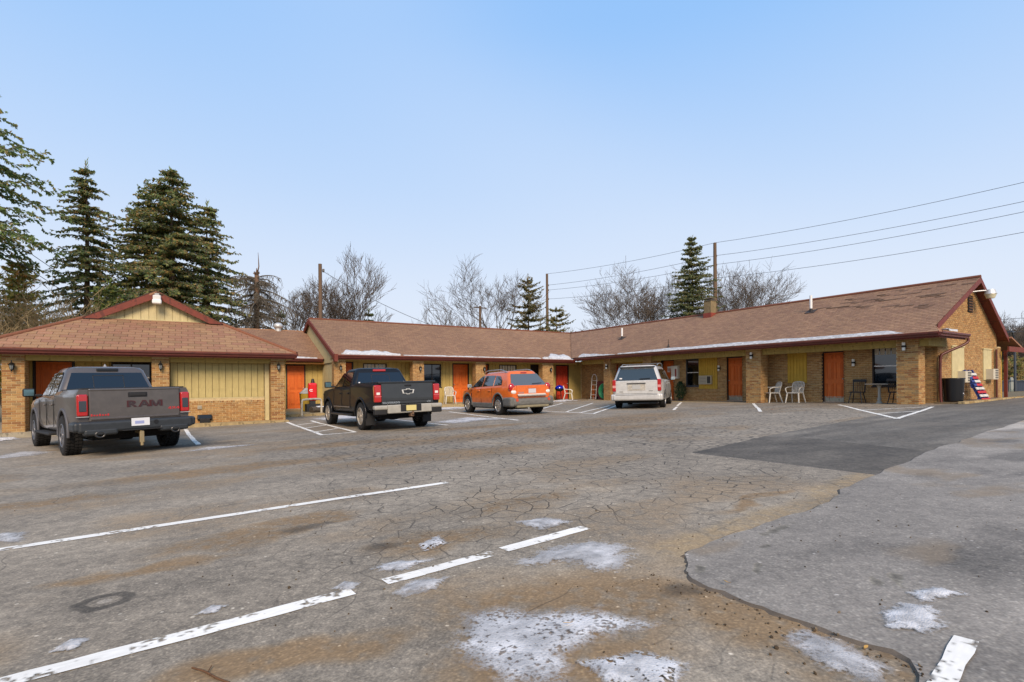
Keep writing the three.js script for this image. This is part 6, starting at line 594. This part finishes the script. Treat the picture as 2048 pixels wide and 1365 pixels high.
{ const t = thing('board_fence', 'dark slate blue board fence at the far right', 'fence', P(56, -1.2, 13.3)); for (let i = 0; i < 26; i++) { const x = 52.2 + i * 0.5; part(t, 'fence_board', bx(x + 0.01, x + 0.49, -1.25, -0.12 + 0.01 * (i % 3), 13.75, 13.8), M('#2f3a4a', 0.8, { map: woodg })); } part(t, 'top_rail', bx(52.2, 65.2, -0.14, -0.06, 13.68, 13.84), M('#39444f', 0.8)); const p = part(t, 'notice_panel', bx(53.9, 55.2, -1.1, -0.3, 13.7, 13.74), M('#6c756c', 0.7)); part(p, 'panel_arch', cyl(0.5, 0.05, 0, 0, 0, 20).rotateX(Math.PI / 2).translate(54.55, -0.3 + H, -13.72), M('#8d918a', 0.7)); }
// ---------------------------------------------------------------- trees
class Limbs {                                      // open tapered tubes joined into one geometry
  constructor() { this.p = []; this.n = []; }
  seg(a, b, r0, r1, k = 5) { const d = b.clone().sub(a).normalize(), u = Math.abs(d.y) < 0.9 ? V(0, 1, 0).cross(d).normalize() : V(1, 0, 0).cross(d).normalize(), w = d.clone().cross(u); for (let i = 0; i < k; i++) { const t0 = i / k * 6.2832, t1 = (i + 1) / k * 6.2832, n0 = u.clone().multiplyScalar(Math.cos(t0)).addScaledVector(w, Math.sin(t0)), n1 = u.clone().multiplyScalar(Math.cos(t1)).addScaledVector(w, Math.sin(t1)), A = a.clone().addScaledVector(n0, r0), B = a.clone().addScaledVector(n1, r0), C = b.clone().addScaledVector(n1, r1), D = b.clone().addScaledVector(n0, r1); for (const [q, m] of [[A, n0], [B, n1], [C, n1], [A, n0], [C, n1], [D, n0]]) { this.p.push(q.x, q.y, q.z); this.n.push(m.x, m.y, m.z); } } }
  geo() { const g = new THREE.BufferGeometry(); g.setAttribute('position', new THREE.Float32BufferAttribute(this.p, 3)); g.setAttribute('normal', new THREE.Float32BufferAttribute(this.n, 3)); return metreUV(g); }
}
class Leaves { constructor() { this.p = []; this.n = []; this.c = []; }
  tri(a, b, c, col) { const n = b.clone().sub(a).cross(c.clone().sub(a)).normalize(); for (const q of [a, b, c]) { this.p.push(q.x, q.y, q.z); this.n.push(n.x, n.y, n.z); this.c.push(col.r, col.g, col.b); } }
  spray(a, dir, L, w, col) { const s = V(rr(-1, 1), rr(-1, 1), rr(-1, 1)).cross(dir).normalize(), m = a.clone().addScaledVector(dir, L * 0.45), e = a.clone().addScaledVector(dir, L), p = m.clone().addScaledVector(s, w), q = m.clone().addScaledVector(s, -w); this.tri(a, p, e, col); this.tri(a, e, q, col); }
  geo() { const g = new THREE.BufferGeometry(); g.setAttribute('position', new THREE.Float32BufferAttribute(this.p, 3)); g.setAttribute('normal', new THREE.Float32BufferAttribute(this.n, 3)); g.setAttribute('color', new THREE.Float32BufferAttribute(this.c, 3)); return g; }
}
const barkM = WP('#6b5a4b', 0.95, woodg), barkG = WP('#75695e', 0.95, woodg), twigM = WP('#6b6259', 0.95), leafM = new THREE.MeshPhysicalMaterial({ vertexColors: true, roughness: 1, side: THREE.DoubleSide, transmission: 0.45, thickness: 0 });
const gy = (x, v) => -1.3;
function bareTree(label, x, v, h, { spread = 0.75, lean = [0, 0], levels = 6, stems = 1, r = 0.16, first = 0.28, name = 'bare_tree', up = 0.25, kids = 3, group = 'leafless trees behind the motel', twig = twigM } = {}) {
  const t = thing(name, label, 'tree', P(x, gy(x, v), v), { group }), T = new Limbs(), C = new Limbs();
  const grow = (a, d, len, rad, lv) => { const L = lv === 0 ? T : C, n = lv < 2 ? 4 : 3; let p = a; const dirs = []; for (let i = 0; i < n; i++) { d = d.clone().add(V(rr(-1, 1), rr(-0.6, 0.9) * (lv > 2 ? 0.7 : 0.5) + up * 0.25, rr(-1, 1)).multiplyScalar(lv ? 0.2 : 0.08)).normalize(); const q = p.clone().addScaledVector(d, len / n), r0 = rad * (1 - 0.45 * i / n), r1 = rad * (1 - 0.45 * (i + 1) / n); L.seg(p, q, r0, r1, lv < 2 ? 6 : lv < 4 ? 4 : 3); p = q; dirs.push([q, d, r1]); }
    if (lv >= levels) return; const k = lv === 0 ? kids + 2 : kids + (lv > 2 && rnd() < 0.4 ? 1 : 0); for (let i = 0; i < k; i++) { const [q, dd, rq] = dirs[Math.min(n - 1, Math.floor(n * (lv === 0 ? 0.5 + 0.5 * i / k : 0.25 + 0.75 * (i + rnd()) / k)))], ax = V(rr(-1, 1), rr(-0.3, 0.3), rr(-1, 1)).normalize(), nd = dd.clone().multiplyScalar(1).addScaledVector(ax, spread * rr(0.5, 1.15)).add(V(0, up * (lv < 3 ? 1 : 0.4), 0)).normalize(); grow(q, nd, len * rr(0.58, 0.82), Math.max(0.012, rq * rr(0.55, 0.75)), lv + 1); } };
  for (let s = 0; s < stems; s++) { const a = s / stems * 6.28 + 0.7; grow(P(x + (stems > 1 ? 0.25 * Math.sin(a) : 0), gy(x, v) - 0.1, v + (stems > 1 ? 0.25 * Math.cos(a) : 0)), V(lean[0] + (stems > 1 ? 0.38 * Math.sin(a) : 0), 1, lean[1] + (stems > 1 ? 0.3 * Math.cos(a) : 0)).normalize(), h * (stems > 1 ? 0.4 : first + 0.06), r * (stems > 1 ? 0.62 : 1), 0); }
  part(t, 'trunk', T.geo(), barkG); part(t, 'crown', C.geo(), twig);
}
function conifer(label, x, v, y0, top, R, { name = 'spruce_tree', cols = ['#465428', '#566230', '#3a4a26', '#66622f', '#786434'], whorl = 0.42, per = 8, droop = 0.25, gap = 0, dens = 1, tr = 0.2, spl = 0.24, spw = 0.036, shape = 0.85, lowR = 1, group = 'evergreen trees behind the motel', base = gy(x, v), lean = 0 } = {}) {
  const t = thing(name, label, 'tree', P(x, base, v), { group }), T = new Limbs(), B = new Limbs(), F = new Leaves(), cs = cols.map((c) => new THREE.Color(c).multiplyScalar(2.15)), Hh = top - base; let p = P(x, base, v); const n = 10; for (let i = 1; i <= n; i++) { const q = P(x + lean * Math.pow(i / n, 1.5) + rr(-0.04, 0.04), base + Hh * i / n, v); T.seg(p, q, tr * (1.02 - (i - 1) / n), tr * (1.02 - i / n) + 0.012, 7); p = q; }
  for (let y = y0; y < top - 0.15; y += whorl * rr(0.7, 1.25)) { const f = (top - y) / (top - y0), rad = R * Math.pow(f, shape) * (f > 0.75 ? 1 - (1 - lowR) * (f - 0.75) * 4 : 1), cx = x + lean * Math.pow((y - base) / Hh, 1.5); for (let k = 0; k < per; k++) { if (rnd() < gap) continue; const a = rnd() * 6.2832, L = rad * rr(0.62, 1.05) * (0.68 + 0.6 * vn(Math.sin(a) * 1.4 + x, y * 0.7 + Math.cos(a) * 1.4)) + 0.12, d0 = V(Math.sin(a), 0, Math.cos(a)), m = Math.max(3, Math.ceil(L / 0.34)), hue = rnd(); let q = P(cx, y, v), pr = q; const rise = rr(0.0, 0.25) * (1 - f); for (let i = 1; i <= m; i++) { const s = i / m; q = P(cx, y, v).addScaledVector(d0, L * s).add(V(0, L * (rise * s - droop * s * s * rr(0.8, 1.15) + (s > 0.75 ? 0.07 * (s - 0.75) * 4 : 0)), 0)); B.seg(pr, q, 0.034 * (1 - s) + 0.008, 0.03 * (1 - s) + 0.006, 3); const dir = q.clone().sub(pr).normalize(), side = V(-d0.z, 0, d0.x);
      if (s > 0.12) { const cnt = Math.ceil(7 * dens * (1.2 - 0.4 * s)); for (let j = 0; j < cnt; j++) { const c = cs[Math.floor(Math.pow(rnd(), 1.2) * cs.length * 0.999)].clone().multiplyScalar(rr(0.75, 1.25)), sd = rnd() < 0.5 ? -1 : 1, o = pr.clone().lerp(q, rnd()), dd = dir.clone().multiplyScalar(rr(0.3, 0.9)).addScaledVector(side, sd * rr(0.3, 1)).add(V(0, rr(-0.75, 0.22), 0)).normalize(), LL = spl * rr(0.7, 1.5) * (1.15 - 0.5 * s); F.spray(o, dd, LL, spw * rr(0.8, 1.5), c); const o2 = o.clone().addScaledVector(dd, LL * 0.5); for (let z = 0; z < 3; z++) F.spray(o2, dd.clone().add(V(rr(-0.8, 0.8), rr(-0.7, 0.4), rr(-0.8, 0.8))).normalize(), LL * 0.6, spw * 0.8, c); } } pr = q; } } }
  for (let j = 0; j < 14; j++) F.spray(P(x + lean, top - rr(0, 0.5), v), V(rr(-0.6, 0.6), 1, rr(-0.6, 0.6)).normalize(), rr(0.15, 0.4), 0.03, cs[1]);
  part(t, 'trunk', T.geo(), barkM); const c = part(t, 'crown', F.geo(), leafM); part(c, 'branches', B.geo(), barkM);
}
conifer('tall spruce with a bare lower trunk left of the hip roof', -4.85, 38.3, 2.8, 12.95, 3.3, { per: 9, gap: 0.15, droop: 0.34, tr: 0.26, shape: 0.7, dens: 1.4 });
conifer('broad dense spruce rising behind the hip roof', -0.75, 38.1, 2.4, 13.3, 5.3, { per: 14, droop: 0.28, tr: 0.32, shape: 0.56, dens: 1.4, whorl: 0.42, gap: 0.1 }); conifer('slimmer spruce leaning out right of the broad one', 1.15, 38.6, 2.8, 11.9, 3.7, { per: 10, droop: 0.28, tr: 0.2, shape: 0.7, dens: 1.4, gap: 0.1 });
conifer('large near spruce reaching in at the left edge', -9.9, 29.6, 7.3, 19.5, 6.9, { per: 13, droop: 0.34, cols: ['#4c5e2c', '#586832', '#42542a', '#646834', '#746838'], tr: 0.4, whorl: 0.42, dens: 1.5, spl: 0.26, shape: 1.15 });
conifer('small spire left of the broad spruce', -2.1, 38.9, 2.8, 12.2, 3.5, { per: 10, droop: 0.28, tr: 0.18, shape: 0.7, dens: 1.4, gap: 0.1 });
conifer('scruffy yellowish arborvitae at the left behind the roof', -6.9, 34.0, -0.6, 6.1, 1.7, { name: 'arborvitae', cols: ['#7a7836', '#8a7a3a', '#6a7234', '#9a7a40'], per: 10, droop: -0.15, shape: 0.5, whorl: 0.3, gap: 0.1 }); conifer('green arborvitae below the bare lower trunk', -3.6, 35.6, -0.6, 5.7, 1.6, { name: 'arborvitae', cols: ['#6a7632', '#5c6a32', '#7e7a38', '#4c5c2c'], per: 11, droop: -0.12, shape: 0.5, whorl: 0.3 }); conifer('low arborvitae between the two left spruces', -1.9, 36.5, -0.6, 4.6, 1.5, { name: 'arborvitae', cols: ['#5a6228', '#6a682e', '#455626'], per: 10, droop: -0.1, shape: 0.5, whorl: 0.32 }); conifer('dark arborvitae at the far left edge', -9.3, 35.5, -0.6, 5.4, 1.9, { name: 'arborvitae', cols: ['#6a7036', '#7a703a', '#8a7442'], per: 10, droop: -0.1, shape: 0.5, whorl: 0.32 });
conifer('pointed spruce behind the right wing chimney', 37.2, 29.9, 1.5, 12.6, 5.2, { per: 11, droop: 0.14, gap: 0.2, tr: 0.2, shape: 0.82, whorl: 0.42, dens: 1.3, cols: ['#444e28', '#54562a', '#384626', '#605a30'] });
conifer('thin cedar left of the far pole', 27.9, 41.6, 2.0, 10.4, 4.0, { name: 'cedar_tree', per: 9, dens: 1.4, gap: 0.3, droop: -0.1, shape: 0.6, whorl: 0.55, cols: ['#4a4a22', '#5c5226', '#3c4020', '#6a5a2a'], tr: 0.16 }); conifer('short cedar right of the far pole', 30.4, 40.4, 1.0, 7.3, 3.4, { name: 'cedar_tree', dens: 1.4, per: 9, gap: 0.3, droop: -0.15, shape: 0.5, whorl: 0.5, cols: ['#5a5626', '#4a4c22', '#6a6030'], tr: 0.14 }); conifer('small cedar at the corner of the roofs', 28.9, 41.0, 1.0, 5.9, 2.4, { name: 'cedar_tree', dens: 1.4, per: 9, gap: 0.3, droop: -0.1, shape: 0.5, whorl: 0.5, cols: ['#5a5626', '#4a4c22', '#6a6030'], tr: 0.12 });
conifer('small dark fir behind the middle wing ridge', 12.4, 41.5, 0.5, 6.0, 1.2, { per: 7, shape: 0.7, whorl: 0.5 }); conifer('small fir beside the dead spruce', 5.6, 39.5, 0.5, 5.1, 1.0, { per: 7, shape: 0.7, whorl: 0.5 });
{ // dead spruce with a snapped top and drooping bare boughs
  const x = 3.82, v = 37.7, t = thing('dead_spruce', 'dead spruce with a snapped top and drooping bare boughs', 'tree', P(x, -1.3, v)), T = new Limbs(), C = new Limbs(); let p = P(x, -1.4, v); for (let i = 1; i <= 8; i++) { const q = P(x + 0.012 * i, -1.4 + i * 1.08, v); T.seg(p, q, 0.25 - 0.012 * i, 0.238 - 0.012 * i, 8); p = q; } for (let i = 0; i < 9; i++) T.seg(p, p.clone().add(V(rr(-0.25, 0.25), rr(0.1, 0.5), rr(-0.25, 0.25))), 0.09, 0.015, 4); T.seg(p, p.clone().add(V(0.12, 0.6, 0)), 0.05, 0.035, 5); T.seg(p.clone().add(V(0.12, 0.6, 0)), p.clone().add(V(0.08, 1.5, 0)), 0.035, 0.01, 4);
  for (let k = 0; k < 120; k++) { const y = rr(1.6, 7.1), a = rnd() * 6.2832, L = rr(1.2, 3.4) * (1.15 - 0.08 * (y - 2.2)) , d0 = V(Math.sin(a), 0, Math.cos(a)); let pr = P(x, y, v); const m = 7, rise = y > 6.4 ? 0.35 : 0.02; for (let i = 1; i <= m; i++) { const s = i / m, q = P(x, y, v).addScaledVector(d0, L * s).add(V(rr(-0.03, 0.03), L * (rise * s - 0.42 * s * s), rr(-0.03, 0.03))); C.seg(pr, q, 0.055 * (1.15 - s), 0.05 * (1.15 - s), 4); for (let j = 0; j < 4; j++) { const o = pr.clone().lerp(q, rnd()), e = o.clone().add(V(rr(-0.3, 0.3), rr(-0.55, -0.05), rr(-0.3, 0.3))); C.seg(o, e, 0.018, 0.008, 3); C.seg(e, e.clone().add(V(rr(-0.15, 0.15), rr(-0.3, 0), rr(-0.15, 0.15))), 0.006, 0.003, 3); } pr = q; } } part(t, 'trunk', T.geo(), WP('#7a6250', 0.95, woodg)); part(t, 'boughs', C.geo(), WP('#6d675c', 0.95)); }
bareTree('wide leafless tree behind the wooden pole', 9.6, 41.0, 8.7, { stems: 3, spread: 0.7, up: 0.26, r: 0.2, levels: 6, kids: 3 });
bareTree('leafless tree with a forked trunk near the corner', 25.0, 43.4, 13.4, { first: 0.3, spread: 0.85, up: 0.2, r: 0.26, lean: [0.1, 0], levels: 6 }); bareTree('thin leafless tree left of the forked one', 21.4, 45.3, 7.6, { stems: 3, spread: 0.7, r: 0.11, levels: 5 });
bareTree('leafless tree left of the spruce behind the right wing', 37.0, 36.5, 10.9, { stems: 3, spread: 0.85, up: 0.2, r: 0.18, levels: 6 }); bareTree('leafless tree right of the spruce behind the right wing', 48.1, 33.6, 12.0, { stems: 3, spread: 0.9, up: 0.2, r: 0.18, levels: 6 }); bareTree('small distant leafless tree above the roof corner', 52, 64, 9.6, { stems: 2, spread: 0.7, r: 0.14, levels: 5 });
for (let i = 0; i < 5; i++) bareTree(['tangled brush stem cluster at the far left edge', 'brush left of the hip roof', 'brush thicket beside the bare trunk', 'low brush behind the left hip', 'brush between the arborvitaes', 'tall brush behind the leftmost pier'][i], -9.6 + i * 1.25, 31.5 + (i % 3) * 1.1, 5.0 + (i % 3) * 0.8, { stems: 4, spread: 0.9, up: 0.12, r: 0.07, levels: 4, name: 'brush', group: 'leafless brush at the left', twig: WP('#ad9a74', 0.95) });
for (let i = 0; i < 9; i++) bareTree(['hazy bare tree behind the fence', 'second bare tree behind the fence', 'bare tree just right of the back porch', 'bare tree behind the lamp post', 'bare tree at the right edge', 'low bare tree behind the fence boards', 'far bare tree left of the lamp post', 'far bare tree right of the lamp post', 'bushy bare tree behind the panel'][i], 73.5 + i * 0.95, 16.9 + (i * 5 % 4) * 0.9 + i * 0.22, 5.6 + (i * 37 % 5) * 0.5, { stems: 4, spread: 0.8, up: 0.25, r: 0.11, levels: 5, name: 'far_tree', group: 'bare trees beyond the fence' });
for (let i = 0; i < 4; i++) conifer(['yellow green bush behind the fence', 'olive bush behind the lamp post', 'dull bush at the right edge', 'brown bush left of the lamp post'][i], 67.5 + i * 1.5, 16.6 + (i % 2) * 0.8 + i * 0.35, -1.0, 1.6 + (i % 3) * 0.5, 1.7, { name: 'far_bush', cols: ['#6a6430', '#7a6a3a', '#57602c', '#8a7446'], per: 10, droop: -0.2, shape: 0.4, whorl: 0.4, group: 'bushes beyond the fence' });
renderer.render(scene, camera);
